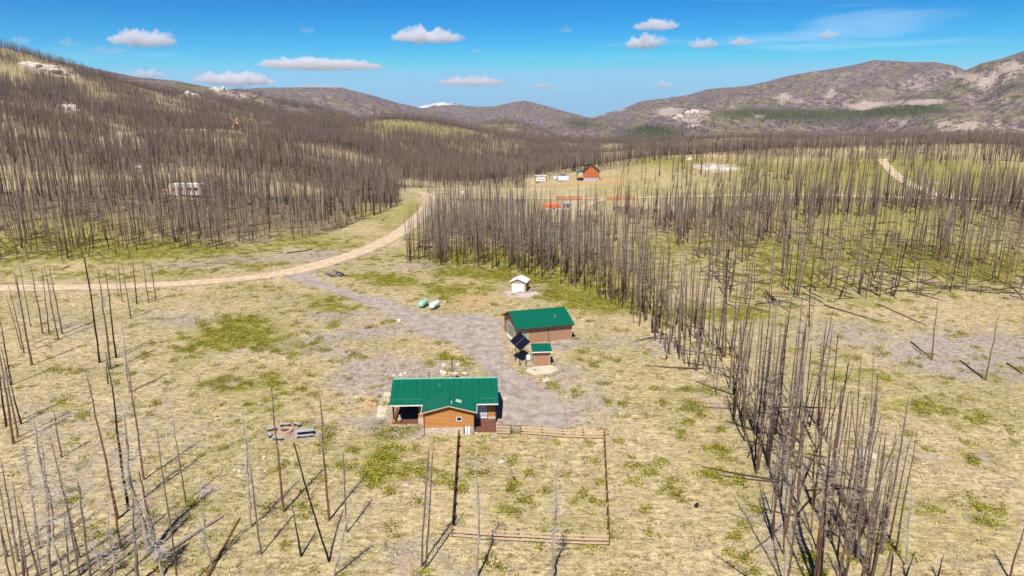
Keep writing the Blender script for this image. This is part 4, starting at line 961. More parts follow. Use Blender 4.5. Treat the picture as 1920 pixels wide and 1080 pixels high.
# ---------------- solar array
so = thing('solar_array', 'dark tilted solar panel on four thin posts beside the driveway', 'solar panel', (1.3, 116.3, 0))
T_, B_, Lc, Rc = Vector((0, 2.7, 4.55)), Vector((.05, -2.2, 2.75)), Vector((-1.66, .35, 3.55)), Vector((1.7, .15, 3.75))
B_ = Vector(vert_at(975.4, 657.6, 114.2)[:1]+(114.2,)+vert_at(975.4, 657.6, 114.2)[1:])-Vector(so.location)
T_ = Vector((vert_at(974.8, 622, 118.9)[0], 118.9, vert_at(974.8, 622, 118.9)[1]))-Vector(so.location)
Lc = Vector((vert_at(956, 638.7, 116.6)[0], 116.6, vert_at(956, 638.7, 116.6)[1]))-Vector(so.location)
Rc = T_+B_-Lc
def lerp(a, b, t): return a+(b-a)*t
nrm = (Rc-B_).cross(Lc-B_).normalized()
if nrm.z < 0: nrm = -nrm
fr = MB(); fr.slab([B_-nrm*.03, Rc-nrm*.03, T_-nrm*.03, Lc-nrm*.03], .08); fr = fr.obj('frame', M['black_metal'], so)
def quad_panel(a0, a1, b0, b1):
    P = lambda a, b: lerp(lerp(B_, Rc, a), lerp(Lc, T_, a), b)+nrm*.0
    m = MB(); m.slab([P(a0,b0), P(a1,b0), P(a1,b1), P(a0,b1)], .028); return m
for i in range(4):
    for j in range(2):
        quad_panel(.02+i*.245, .255+i*.245, .02+j*.49, .485+j*.49).obj('panel', M['solar'], fr)
P = lambda a, b: lerp(lerp(B_, Rc, a), lerp(Lc, T_, a), b)
m = MB(); m.bar(P(.0,.503)+nrm*.01, P(1,.503)+nrm*.01, .035, 4); m.obj('joint_strip', M['steel'], fr)
posts = [plane_at(966, 676.5), plane_at(974.6, 687.6), plane_at(986.5, 687)]; posts.append((posts[0][0]+posts[2][0]-posts[1][0], posts[0][1]+posts[2][1]-posts[1][1]))
def panel_z(x, y):
    d = -(nrm.x*(x-B_.x)+nrm.y*(y-B_.y))/nrm.z; return B_.z+d-.12
for p in posts:
    x, y = p[0]-so.location.x, p[1]-so.location.y
    zt_ = max(2.2, min(4.3, panel_z(x, y))); m = MB(); m.bar((x,y,-.1), (x*.8,y*.75+.1,min(zt_, panel_z(x*.8, y*.75+.1))), .065, 8); m.obj('post', M['black_metal'], so)
t = thing('water_tank', 'small white tank between the solar posts and small shed', 'tank', (*plane_at(991, 676), 0), 0)
m = MB(); m.smooth = True; m.lathe([(.1,0),(.42,.05),(.45,.4),(.42,.9),(.25,1.1),(.12,1.15)], 16); m.obj('body', M['white'], t); m = MB(); m.lathe([(.12,1.16),(.12,1.24),(.05,1.26)], 10); m.obj('lid', M['blue'], t)

# ---------------- propane tanks
def propane(px, py, rz, mat, lab):
    x, y = plane_at(px, py); t = thing('propane_tank', lab, 'propane tank', (x, y, gz(x, y)), rz, 'propane tanks above the driveway')
    m = MB(); m.smooth = True; L_ = 1.5; r = .68; prof = [(.02,-L_-.42)]+[(r*math.sin(a), -L_-.42*math.cos(a)) for a in (.35,.7,1.05,1.35)]+[(r,-L_),(r,L_)]+[(r*math.sin(a), L_+.42*math.cos(a)) for a in (1.35,1.05,.7,.35)]+[(.02,L_+.42)]
    m.lathe(prof, 24, (0, .95), 'x'); m.obj('tank', M[mat], t)
    m = MB(); m.smooth = True; m.lathe([(.17,1.52),(.2,1.62),(.19,1.78),(.10,1.84)], 14, (.75, 0)); m.obj('valve_dome', M['steel'], t)
    for s in (-.85, .85): m = MB(); m.box(s-.12, s+.12, -.4, .4, -.1, .42); m.obj('foot', M['grey_wood'], t)
propane(794, 575, R(74), 'tank_green', 'mint green propane tank, left one of the pair above the driveway')
propane(815, 578, R(72), 'white', 'white propane tank, right one of the pair above the driveway')

# ---------------- fire pit, benches, picnic table
x, y = plane_at(535, 810); fp_ = thing('fire_pit', 'round tan block fire pit with dark ash inside the ring of benches', 'fire pit', (x, y, gz(x, y)))
for i in range(16):
    a = 2*math.pi*i/16; m = MB(); r0, r1 = .62, .98; da = math.pi/16*.93
    for rr_ in (0,): m.prism([(r0*math.cos(a-da), r0*math.sin(a-da)), (r1*math.cos(a-da), r1*math.sin(a-da)), (r1*math.cos(a+da), r1*math.sin(a+da)), (r0*math.cos(a+da), r0*math.sin(a+da))], 'z', -.05, .33+.015*(i % 3))
    m.obj('block', M['fire_brick'], fp_)
m = MB(); m.lathe([(.1,.02),(.61,.02),(.61,.12),(.1,.14)], 16); m.obj('ash_bed', M['ash'], fp_)
def bench(px, py, rz, ln, lab):
    x, y = plane_at(px, py); t = thing('log_bench', lab, 'bench', (x, y, gz(x, y)), rz, 'benches round the fire pit')
    m = MB(); m.box(-ln/2, ln/2, -.2, .2, .4, .5); m.obj('seat', M['grey_wood'], t, bevel=.015)
    for s in (-1, 1): m = MB(); m.box(s*ln*.33-.12, s*ln*.33+.12, -.17, .17, -.03, .399); m.obj('leg', M['dark_wood'], t)
bench(510.5, 808, R(33), 1.3, 'grey plank bench upper left of the fire pit')
bench(506, 819, R(-62), 1.15, 'grey plank bench lower left of the fire pit, end-on')
bench(535, 800, R(8), 1.5, 'grey plank bench directly behind the fire pit')
bench(557.5, 800, R(-32), 1.25, 'grey plank bench behind right of the fire pit')
bench(521, 826, R(-4), 1.55, 'grey plank bench in front of the fire pit, partly behind the orange snag')
x, y = plane_at(571.5, 817); t = thing('picnic_table', 'weathered grey picnic table right of the fire pit', 'picnic table', (x, y, gz(x, y)), R(14))
for i in range(4): m = MB(); m.box(-1.2, 1.2, -.40+i*.205, -.40+i*.205+.195, .74, .79); m.obj('plank', M['grey_wood'], t)
for s in (-1, 1):
    for k in range(2):
        m = MB(); y0 = s*.78+(k-1)*.16; m.box(-1.2, 1.2, y0, y0+.15, .43, .475); m.obj('seat_plank', M['grey_wood'], t)
for s in (-.85, .85):
    m = MB(); m.box(s-.045, s+.045, -.78, .78, .37, .43); m.box(s-.045, s+.045, -.38, .38, .68, .74)
    m.bar((s, -.62, 0), (s, -.22, .72), .05, 4); m.bar((s, .62, 0), (s, .22, .72), .05, 4); m.obj('trestle', M['dark_wood'], t)

# ---------------- small posts, well cap, pole
x, y = plane_at(848, 698.5); t = thing('yard_post', 'slim black post behind the house ridge among pale rocks', 'post', (x, y, gz(x, y)))
MB().bar((0,0,-.1), (0,0,2.6), .075, 8).obj('pole', M['black_metal'], t); MB().bar((0,0,2.601), (0,0,2.68), .11, 8).obj('cap', M['black_metal'], t)
x, y = plane_at(852, 709); t = thing('wheelbarrow_tub', 'pale pink flared tub standing behind the ridge of the house', 'tub', (x, y, gz(x, y)))
m = MB(); n = 12; m.add([( (.45 if i < n else .72)*math.cos(2*math.pi*i/n), (.38 if i < n else .55)*math.sin(2*math.pi*i/n), .35 if i < n else .85) for i in range(2*n)], [(i,(i+1)%n,n+(i+1)%n,n+i) for i in range(n)]+[tuple(range(n))[::-1]]); m.obj('tub', simple('pale_pink_tub', (.62,.46,.42), .7), t)
for sx in (-.4, .4): m = MB(); m.bar((sx, -.25, 0), (sx*.9, -.2, .36), .04, 6); m.obj('leg', M['dark_wood'], t)
x, y = plane_at(748, 603); t = thing('well_cap', 'round white well cap on the grass left of the driveway bend', 'well cap', (x, y, gz(x, y)))
m = MB(); m.smooth = True; m.lathe([(.36,0),(.42,.05),(.42,.36),(.36,.48),(.2,.56),(.02,.58)], 18); m.obj('cap', M['white'], t); m = MB(); m.lathe([(.46,-.05),(.46,.05)], 18); m.obj('base', M['cream'], t)
x, y = plane_at(518, 541); tp = thing('utility_pole', 'thin pale pole standing alone below the road junction', 'pole', (x, y, gz(x, y)))
MB().bar((0,0,-.1), (-.12,0,6.2), .10, 8, .07).obj('pole', simple('pale_pole', (.62,.56,.48), .8), tp); MB().bar((-.7,0,5.75), (.25,0,6.05), .05, 6).obj('crossarm', bpy.data.materials['pale_pole'], tp)

# ---------------- log pile and stray logs
def rough_log(m, a, b, r0, r1, n=8):
    a = Vector(a); b = Vector(b); k = max(3, int((b-a).length/1.2)); pr = a
    for i in range(k):
        t0, t1 = i/k, (i+1)/k; p0 = pr; p1 = a.lerp(b, t1)+Vector((random.uniform(-1,1), random.uniform(-1,1), 0))*r0*.35; pr = p1
        m.bar(p0, p1, r0+(r1-r0)*t0, n, r0+(r1-r0)*t1, cap=(i == 0 or i == k-1))
    return m
a0 = plane_at(612, 507); b0 = plane_at(640, 524)
x, y = plane_at(626, 516); pile = thing('log_pile', 'loose pile of pale grey logs with dark gaps in the road fork', 'log pile', (x, y, gz(x, y)))
rs = random.Random(3); dirx, diry = .62, -.785
for i in range(20):
    u = rs.uniform(-2.6, 2.6); lv = 0 if i < 10 else (1 if i < 15 else 2); ln = rs.uniform(4.2, 7.0); an = R(-52)+rs.uniform(-.09, .09)
    cx, cy = u*1.15*(1-lv*.22), u*.75*(1-lv*.22); m = MB(); z = .2+lv*.36; dx, dy = math.cos(an)*ln/2, math.sin(an)*ln/2
    rough_log(m, (cx-dx, cy-dy, z), (cx+dx, cy+dy, z+rs.uniform(-.03, .06)), rs.uniform(.18, .26), .13); m.obj('log', M['bark_pale' if rs.random() < .75 else 'bark_black'], pile)
LOGS = [  # px0,py0,px1,py1, radius, material, label
 (290,1052,417,970,.24,'bark_pale','long pale fallen trunk lying diagonally near the bottom left'),
 (388,1085,449,974,.17,'bark_orange','fallen trunk with brown bark right of the long pale fallen trunk'),
 (806,1014,850,1068,.17,'bark_pale','short thick pale log leaning down from the twin snags by the yard'),
 (1300,1030,1380,1022,.10,'bark_pale','thin bleached stick on the straw right of the yard'),
 (1545,573,1647,603,.15,'bark_black','long dark fallen trunk in the open ground below the right forest'),
 (1645,570,1738,612,.15,'bark_brown','dark fallen trunk right of the long one below the right forest'),
 (1708,642,1748,674,.13,'bark_black','short black log ending at the tall bare pole by the grey pad'),
 (1800,677,1848,713,.13,'bark_black','black log running to the foot of the far right bare pole'),
 (1888,682,1918,702,.13,'bark_black','short black log at the right edge of the grey pad'),
 (1550,648,1568,662,.12,'bark_brown','small dark log on open ground right of the long stand'),
 (300,437,342,455,.14,'bark_black','black log caught among trunks at the front of the left forest'),
 (290,500,330,497,.14,'bark_pale','pale log in the clearing above the road, leftmost of its row'),
 (345,503,395,498,.15,'bark_pale','pale log in the clearing above the road, second of its row'),
 (400,497,440,488,.15,'bark_pale','pale log in the clearing above the road, third of its row'),
 (445,478,475,474,.13,'bark_grey','grey log near the forest edge above the road'),
 (483,470,530,474,.14,'bark_grey','grey log lying level above the road bend'),
 (538,476,585,469,.2,'bark_black','dark root-end log at the top of the clearing above the road'),
 (590,472,615,466,.13,'bark_grey','short grey log right of the dark root-end log'),
 (335,517,348,508,.12,'bark_brown','short brown log just above the road on the left'),
 (395,513,408,506,.12,'bark_brown','short brown log just above the road, further right'),
 (116,508,131,500,.13,'bark_black','short black log above the road near the left edge'),
 (692,479,720,477,.15,'bark_pale','small heap of pale branches right of the road curve'),
 (750,458,782,461,.14,'bark_pale','pale thin log at the corner of the long burnt stand'),
 (716,416,726,407,.16,'bark_black','black stump log on the bank left of the road curve')]
def fallen(px0, py0, px1, py1, r, mat, lab, nm='fallen_log'):
    a = ground_at(px0, py0); b = ground_at(px1, py1); m = MB()
    rough_log(m, (0, 0, r*.9), (b[0]-a[0], b[1]-a[1], b[2]-a[2]+r*.7), r, r*.5)
    rs_ = random.Random(int(px0)); V_ = Vector((b[0]-a[0], b[1]-a[1], b[2]-a[2]))
    for q in range(int(V_.length*.9)):
        t_ = rs_.uniform(.3, .98); p = V_*t_+Vector((0,0,r)); e_ = Vector((rs_.uniform(-1,1), rs_.uniform(-1,1), rs_.uniform(.1,.9)))*rs_.uniform(.3,.9)
        m.bar(p, p+e_, .02, 3, .004, cap=False)
    o = m.obj(nm, M[mat], None, a); tag(o, lab, 'fallen log'); return o
for q in LOGS: fallen(*q)
rs = random.Random(12)
for i in range(46):       # charred windfall on the floor of the right forest
    px, py = rs.choice([(rs.uniform(1350,1560), rs.uniform(505,572)), (rs.uniform(1480,1720), rs.uniform(490,555)), (rs.uniform(1560,1900), rs.uniform(440,545)), (rs.uniform(1290,1500), rs.uniform(385,470))])
    ln = rs.uniform(14, 46); an = rs.uniform(.25, 1.0) if rs.random() < .8 else rs.uniform(-.6, .2)
    o = fallen(px, py, px+ln*math.cos(an), py+ln*math.sin(an)*.75, .15, rs.choice(['bark_black','bark_black','bark_brown']), '%s %s windfall trunk among the standing snags, %s part of the right forest' % ('long' if ln > 32 else 'short' if ln < 20 else 'medium', 'steep' if an > .7 else 'slanting', 'left' if px < 1500 else 'middle' if px < 1680 else 'right')); o['group'] = 'charred windfall in the right forest'

# ---------------- rocks
def rock_mesh(seed, nrm_=.5, sub=2):
    bm = bmesh.new(); bmesh.ops.create_icosphere(bm, subdivisions=sub, radius=1); rs_ = random.Random(seed)
    ax = [(Vector((rs_.gauss(0,1), rs_.gauss(0,1), rs_.gauss(0,.8))).normalized(), rs_.uniform(.45, .85)) for _ in range(9)]
    for v in bm.verts:
        for a, d in ax:
            k = v.co.dot(a)
            if k > d: v.co -= a*(k-d)*.9
        v.co *= 1+rs_.uniform(-.05, .05)
    me = bpy.data.meshes.new('rock'); bm.to_mesh(me); bm.free(); me.materials.append(M['rock']); return me
RM = [rock_mesh(i) for i in range(6)]
ROCKS = [(832,686,.55,.4,'small pale rock with a dark cleft left of the black yard post'),(828,698,.6,.42,'pale boulder, left one of two touching behind the ridge'),(832,702,.75,.5,'larger pale boulder, right one of two touching behind the ridge'),
 (858,685,.5,.3,'small pale rock right of the black yard post'),(871,702,.7,.45,'pale pointed boulder right of the pink tub'),(760,700,.45,.3,'small pale rock, topmost of three left behind the ridge'),(752,703,.5,.3,'pale rock, middle of three left behind the ridge'),
 (738,704,.35,.22,'smallest pale rock, lowest of three left behind the ridge'),(939,742,.6,.3,'flat pale rock against the right end of the house'),(946,748,.6,.3,'flat pale rock in front at the right end of the house'),
 (1024,714,.95,.28,'broad flat tan rock below the small shed'),(893,813.5,.32,.25,'small white rock at the foot of the deck left corner'),(930,816,.25,.2,'small white rock at the foot of the deck right corner'),
 (681,735,.35,.2,'pale rock at the upper end of the curved stone edging'),(685,738,.3,.2,'pale rock on the outer bend of the curved stone edging'),(677,742,.35,.2,'pale rock inside the curved stone edging'),(669,745,.35,.2,'pale rock at the lower end of the curved stone edging'),(664,744,.3,.2,'flat pale rock left of the curved stone edging'),
 (495,860,.45,.3,'white rock heap lower left of the fire pit'),(531,861,.3,.4,'white rock beside the orange snag below the fire pit'),(440,883,.3,.2,'white stone left of the scattered stones below the fire pit'),(449,884,.3,.2,'white stone among scattered stones below the fire pit'),(484,880,.28,.2,'white stone right among scattered stones below the fire pit'),(497,884,.25,.2,'white stone rightmost of the scattered stones below the fire pit'),
 (940,866,.5,.15,'flat pale stone in the bare patch inside the fenced yard'),(1306,948,.5,.25,'dark stone on the straw left of the long stand bottom'),(1622,860,1.5,1.0,'large pale boulder with undercut shadow inside the long stand'),
 (1560,865,.8,.5,'grey rock at the left side of the large boulder in the stand'),(712,560,.4,.2,'small stone on the bank above the driveway'),(848,588,.3,.15,'small white stone at the top edge of the driveway'),(534,673,.5,.15,'flat pale stones on the scrape left of the driveway')]
for i, (px, py, s, h, lab) in enumerate(ROCKS):
    p = ground_at(px, py); o = place('rock', RM[i % 6], None, (p[0], p[1], p[2]+h*.25), (0, 0, i*1.3)); o.scale = (s, s*.8, h); tag(o, lab, 'rock')
    if i == 25: o.data = RM[1].copy(); o.data.materials[0] = M['bark_black']
def outcrop(px, py, wd, ht, lab, n=9, mat='rock'):
    p = ground_at(px, py); zc = math.hypot(p[0], p[1]); W_ = wd/FPX*zc; H_ = ht/FPX*zc
    rs_ = random.Random(px); VV = []; FF = []; m = MB()
    for k in range(n):
        me = RM[rs_.randrange(6)]; s = rs_.uniform(.16, .34)*W_; ox = rs_.uniform(-.5,.5)*W_; oy = rs_.uniform(-.3,.4)*W_*.6; hh = rs_.uniform(.4, 1.0)*H_*(1-abs(ox)/W_*.9)
        g0 = gz(p[0]+ox, p[1]+oy)-p[2]; q = Euler((rs_.uniform(-.3,.3), rs_.uniform(-.3,.3), rs_.uniform(0,6))).to_matrix()
        m.add([tuple(Vector((v.co.x*s, v.co.y*s, 0))+Vector((0,0,v.co.z*hh))+Vector((ox, oy, g0+hh*.15))) for v in me.vertices], [tuple(f.vertices) for f in me.polygons])
    o = m.obj('rock_outcrop', M[mat], None, p); tag(o, lab, 'rock outcrop')
for q in [(62,126,30,9,'pale rock ledge high on the left hillside, leftmost'),(98,133,40,9,'long pale rock ledge high on the left hillside, right of the leftmost'),(130,206,22,12,'white boulder heap in the middle of the left hillside'),
 (355,181,24,12,'tan rock knob breaking the slope below the far purple ridge'),(404,170,14,7,'pale rocks at the left of the rocky knob summit'),(418,173,14,9,'rounded pale rocks at the summit of the rocky knob'),(1345,318,50,6,'broad white rock slab outcrop on the green plateau'),
 (576,242,14,8,'small white outcrop on the slope right of the windmill'),(1293,300,10,5,'small stone on the green plateau left of the slab outcrop'),(1300,212,20,10,'tall pale crags on the rocky foothill'),(1272,222,16,8,'pale crags lower left on the rocky foothill'),(1437,255,8,5,'pale stones behind the plateau snags')]: outcrop(*q)

# ---------------- hilltop cabin
p = ground_at(1094, 339.5); D = math.hypot(p[0], p[1]); u = D/FPX*1.02     # metres per photo pixel there
CR = R(-4)
cab = thing('hilltop_cabin', 'orange cedar cabin with green roof, balcony and blue-grey basement on the grassy hill', 'house', (p[0], p[1], p[2]), CR)
CW, bh_, wh = 28.5*u, 5.0*u, 12.5*u; gh = 13.5*u; CL = 12.0
m = MB(); m.box(-.0, CW, 0, CL, -2.5, bh_); m.obj('basement', M['basement'], cab)
m = MB(); m.box(0, CW, .02, CL, bh_, bh_+wh); m.prism([(0, bh_+wh), (CW, bh_+wh), (CW*.46, bh_+wh+gh)], 'y', .02, CL); wl = m.obj('wall', M['cabin_red'], cab)
nlog = 22
for i in range(nlog):
    z = bh_+i*(wh+gh-.3)/nlog; hgt = (wh+gh-.3)/nlog*.94; zt_ = z+hgt
    a, b = 0, CW
    if zt_ > bh_+wh: k = (zt_-bh_-wh)/gh; a, b = CW*.46*k, CW-(CW*.54)*k
    if b-a > .3: m = MB(); m.box(a, b, -.06, .018, z, zt_); m.obj('log', M['cabin_red'], wl)
window(wl, CW*.26, bh_+wh*.62, 1.15, 1.5, -.065); window(wl, CW*.75, bh_+wh*.62, 1.15, 1.5, -.065); window(wl, CW*.50, bh_+wh+gh*.42, 1.1, 1.5, -.065)
rx = CW*.46; ez_ = bh_+wh; rz2 = ez_+gh
rf = MB(); sL = gh/(CW*.46); sR = gh/(CW*.54); e = 1.0
rf.prism([(-e, ez_-e*sL), (rx, rz2), (CW+.8, ez_-.8*sR), (CW+.8, ez_-.8*sR-.3), (rx, rz2-.35), (-e, ez_-e*sL-.3)], 'y', -.9, CL+.6); rf = rf.obj('roof', M['dark_wood'], cab)
lnL = math.hypot(rx+e, gh+e*sL)
roof_panels(rf, '', CL+1.5, lnL, M['roof_green'], slope_mtx((-e, CL+.6, ez_-e*sL+.01), (0,-1,0), (rx+e, 0, gh+e*sL)), 8)
lnR = math.hypot(CW-rx+.8, gh+.8*sR)
roof_panels(rf, '', CL+1.5, lnR, M['roof_green'], slope_mtx((CW+.8, -.9, ez_-.8*sR+.01), (0,1,0), (-(CW-rx+.8), 0, gh+.8*sR)), 8)
m = MB(); m.prism([(-e-.05, ez_-e*sL-.35), (-e-.05, ez_-e*sL+.1), (rx, rz2+.14), (CW+.85, ez_-.8*sR+.1), (CW+.85, ez_-.8*sR-.35), (rx, rz2-.38)], 'y', -.98, -.92); m.obj('barge_board', M['dark_wood'], rf)
# dormer on the left slope
m = MB(); dz = ez_+gh*.95; m.prism([(CL*.28, ez_+.2), (CL*.95, ez_+.2), (CL*.95, dz-.35), (CL*.28, dz-.35)], 'x', rx*.28, rx*.98); dm = m.obj('dormer', M['cabin_red'], cab)
m = MB(); m.slab([(rx*.02, CL*.2, dz-.9), (rx*1.02, CL*.2, dz+.25), (rx*1.02, CL, dz+.25), (rx*.02, CL, dz-.9)], .15); m.obj('dormer_roof', M['roof_green'], dm)
window(dm, CL*.6, ez_+gh*.55, 2.2, 1.2, rx*.28, -1, axis='x')
# porch with lower roof, balcony, posts along the left side
pr = MB(); pw = 4.6; pr.slab([(-pw, -.6, ez_-1.6), (.1, -.6, ez_+.1), (.1, CL+.4, ez_+.1), (-pw, CL+.4, ez_-1.6)], .18); pr.obj('porch_roof', M['roof_green'], cab)
bal = MB(); bal.box(-pw+.5, -.0, -.3, CL, bh_-.1, bh_+.15); bal = bal.obj('balcony_floor', M['cabin_red'], cab)
for i in range(7):
    m = MB(); yy = -.25+i*CL/6.2; m.box(-pw+.5, -pw+.62, yy, yy+.12, bh_+.15, bh_+1.3); m.obj('baluster', M['cabin_red'], bal)
for i in range(5): m = MB(); xx = -pw+.55+i*.95; m.box(xx, xx+.1, -.3, -.2, bh_+.15, bh_+1.3); m.obj('baluster', M['cabin_red'], bal)
for z in (.45, .85, 1.25): m = MB(); m.box(-pw+.48, -pw+.56, -.3, CL, bh_+z, bh_+z+.28); m.box(-pw+.5, 0, -.33, -.25, bh_+z, bh_+z+.28); m.obj('rail', M['tan_wood'], bal)
for yy in (-.2, CL*.5, CL-.2):
    m = MB(); m.box(-pw+.55, -pw+.85, yy, yy+.28, -2.5, ez_-1.7); m.obj('post', M['dark_wood'], cab)
m = MB(); m.box(-.12, -.02, .8, 3.2, .0, 2.2); m.box(-.12, -.02, 5, 8, bh_+.2, bh_+2.4); m.obj('dark_door', M['glass'], cab)

def at_ground(name, label, cat, px, py, rz, group=None):
    p = ground_at(px, py); return thing(name, label, cat, p, rz, group), math.hypot(p[0], p[1])/FPX
# camper trailer under a white shelter roof
t, u = at_ground('white_camper', 'white camper trailer parked under a flat shelter roof left of the cabin', 'camper', 1014, 342, R(-2))
L_ = 17*u; m = MB(); m.prism([(-L_/2, .6), (-L_/2-.2, 1.4), (-L_/2+.3, 2.7), (-L_/2+.9, 3.0), (L_/2-.5, 3.0), (L_/2, 2.6), (L_/2+.1, 1.2), (L_/2-.3, .6)], 'y', -1.2, 1.2); m.obj('body', M['white'], t, bevel=.06)
for xx in (-L_*.22, L_*.05, L_*.32): m = MB(); m.box(xx-.5, xx+.5, -1.23, -1.205, 1.7, 2.3); m.obj('window', M['glass'], t)
for xx in (-L_*.28, L_*.24): m = MB(); m.bar((xx, -1.28, .4), (xx, -1.0, .4), .42, 14); m.obj('wheel', M['black_metal'], t)
t, u = at_ground('shelter_roof', 'flat white shelter roof on dark posts over the camper', 'shelter', 1014, 341, R(-2))
MB().box(-11*u, 11*u, -2.2, 2.2, 3.9, 4.1).obj('roof', M['white'], t)
for xx in (-10.4*u, 10.4*u):
    for yy in (-2, 2): MB().bar((xx, yy, -.3), (xx, yy, 3.9), .12, 6).obj('post', M['dark_wood'], t)
t, u = at_ground('cargo_trailer', 'white cargo container with panelled side next to the hilltop cabin', 'container', 1056, 340, R(-2))
L_ = 19*u; bxm = MB(); bxm.box(-L_/2, L_/2, -1.3, 1.3, .5, 3.4); bo = bxm.obj('body', M['white'], t)
for i in range(9): xx = -L_/2+.1+i*(L_-.2)/9; m = MB(); m.box(xx, xx+(L_-.2)/9*.85, -1.34, -1.302, .6, 3.3); m.obj('panel', M['white'], bo)
m = MB(); m.box(-L_/2, L_/2, -1.35, 1.35, 3.402, 3.5); m.obj('roof', M['steel'], t)
for xx in (-L_*.3, L_*.3): m = MB(); m.bar((xx, -1.3, .25), (xx, -1.05, .25), .35, 12); m.obj('wheel', M['black_metal'], t)
t, u = at_ground('satellite_dish', 'round white dish on a post beside the white container', 'dish', 1041, 339.5, 0)
m = MB(); m.smooth = True; m.lathe([(.05,.12),(.7,.04),(1.05,-.12),(1.08,-.16),(.7,-.02),(.05,.05)], 18, (0, 2.0), 'x'); d_ = m.obj('dish', M['white'], t, None, (0, 0, R(-90))); MB().bar((0,.1,-.2), (0,.1,1.9), .08, 6).obj('mast', M['steel'], t)
t, u = at_ground('blue_barrel', 'dark blue barrel between the dish and white container', 'barrel', 1045.5, 339, 0)
m = MB(); m.lathe([(.5,0),(.55,.3),(.55,1.0),(.5,1.3)], 14); m.obj('barrel', M['blue'], t); m = MB(); m.lathe([(.4,1.301),(.4,1.36)], 12); m.obj('lid', M['black_metal'], t)
t, u = at_ground('pickup_camper', 'grey and dark vehicle roofs showing behind the white container', 'truck', 1056, 333.5, R(-12))
m = MB(); m.prism([(-3, .5), (-3, 1.6), (-1.8, 1.8), (-1.2, 2.6), (1.2, 2.6), (1.6, 1.7), (3, 1.6), (3, .5)], 'y', -1, 1); m.obj('body', M['steel'], t, bevel=.05)
m = MB(); m.prism([(-1.75, 1.85), (-1.2, 2.5), (1.15, 2.5), (1.5, 1.85)], 'y', -1.02, 1.02); m.obj('window', M['glass'], t)
for xx in (-2, 2):
    for s in (-1, 1): m = MB(); m.bar((xx, s*1.05, .45), (xx, s*.8, .45), .45, 12); m.obj('wheel', M['black_metal'], t)
t, u = at_ground('wood_crate', 'tan plywood box at the left end of the camper', 'crate', 999, 344, 0)
MB().box(-1.4, 1.2, -1, 1, -.2, 2.4).obj('box', M['trim_tan'], t); MB().box(-1.5, 1.3, -1.1, 1.1, 2.401, 2.5).obj('lid', M['cream'], t)

# big lone charred snag on the hill and smaller ones are built with the trees
# orange tarp and white frame by the spur track
t, u = at_ground('tarp_shelter', 'long orange-red tarp-covered shed behind the burnt stand, below the cabin', 'shed', 1035.5, 392, R(1))
L_ = 31*u; m = MB(); m.prism([(-1.6, .5), (-1.6, 2.2), (-.9, 2.95), (0, 3.2), (.9, 2.95), (1.6, 2.2), (1.6, .5)], 'x', -L_/2, L_/2); m.obj('tarp', M['tarp'], t)
m = MB(); m.box(-L_/2, L_/2, -1.7, 1.7, -.2, .498); m.obj('base', M['white'], t); m = MB(); m.box(.2, 1.2, -1.72, -1.701, .0, .9); m.obj('opening', M['black_metal'], t)
t, u = at_ground('frame_shed', 'open white-framed shed with dark interior right of the orange tarp', 'frame shed', 1063, 391, R(1))
L_ = 17*u; fr = MB(); 
for xx in (-L_/2, -L_*.17, L_*.17, L_/2-.25): fr.box(xx, xx+.25, -1.5, -1.25, -.2, 2.6); fr.box(xx, xx+.25, 1.25, 1.5, -.2, 2.6)
fr.box(-L_/2-.3, L_/2+.3, -1.7, -1.2, 2.6, 2.95); fr.box(-L_/2, L_/2, 1.2, 1.7, 2.6, 2.95); fr.box(-L_/2, L_/2, -1.53, -1.27, -.1, .25); fr.obj('frame', M['white'], t)
MB().box(-L_/2+.2, L_/2-.2, 1.0, 1.2, 0, 2.6).obj('back', M['dark_wood'], t)
for i in range(5): m = MB(); xx = -L_/2+i*L_/4.2; m.box(xx, xx+.2, -1.7, 1.7, 2.951, 3.15); m.obj('rafter', M['trim_white'], t)
def board_fence(px0, px1, py, lab, n, gaps=()):
    a = ground_at(px0, py); b = ground_at(px1, py-.3); t = thing('board_fence', lab, 'fence', a, math.atan2(b[1]-a[1], b[0]-a[0])); Lf = math.hypot(b[0]-a[0], b[1]-a[1]); k = Lf/n
    for i in range(n):
        if i in gaps: continue
        x_ = a[0]+(b[0]-a[0])*i/n; y_ = a[1]+(b[1]-a[1])*i/n; z_ = gz(x_, y_)-a[2]; h = random.uniform(2.0, 2.45)
        m = MB(); m.box(i*k+.03, (i+1)*k-.03, -.03, .03, z_-.1, z_+h); m.obj('board', M['fence_red'], t)
    for z in (.6, 1.7): m = MB(); z1_ = gz(b[0], b[1])-a[2]; m.bar((0, .07, z), (Lf, .07, z+z1_), .05, 4); m.obj('rail', M['dark_wood'], t)
board_fence(1043, 1092, 376, 'red-brown board fence section left of the spur track', 44, (17, 18)); board_fence(1137, 1190, 376.5, 'red-brown board fence section right of the spur track', 44, (24,))
t, u = at_ground('white_cabinet', 'small white utility box among the long stand trunks', 'box', 1171, 468, R(5))
MB().box(-.75, .75, -.6, .6, -.1, 1.75).obj('box', M['white'], t, bevel=.04); MB().box(-.6, .6, -.63, -.602, .1, 1.6).obj('door', M['white'], t)
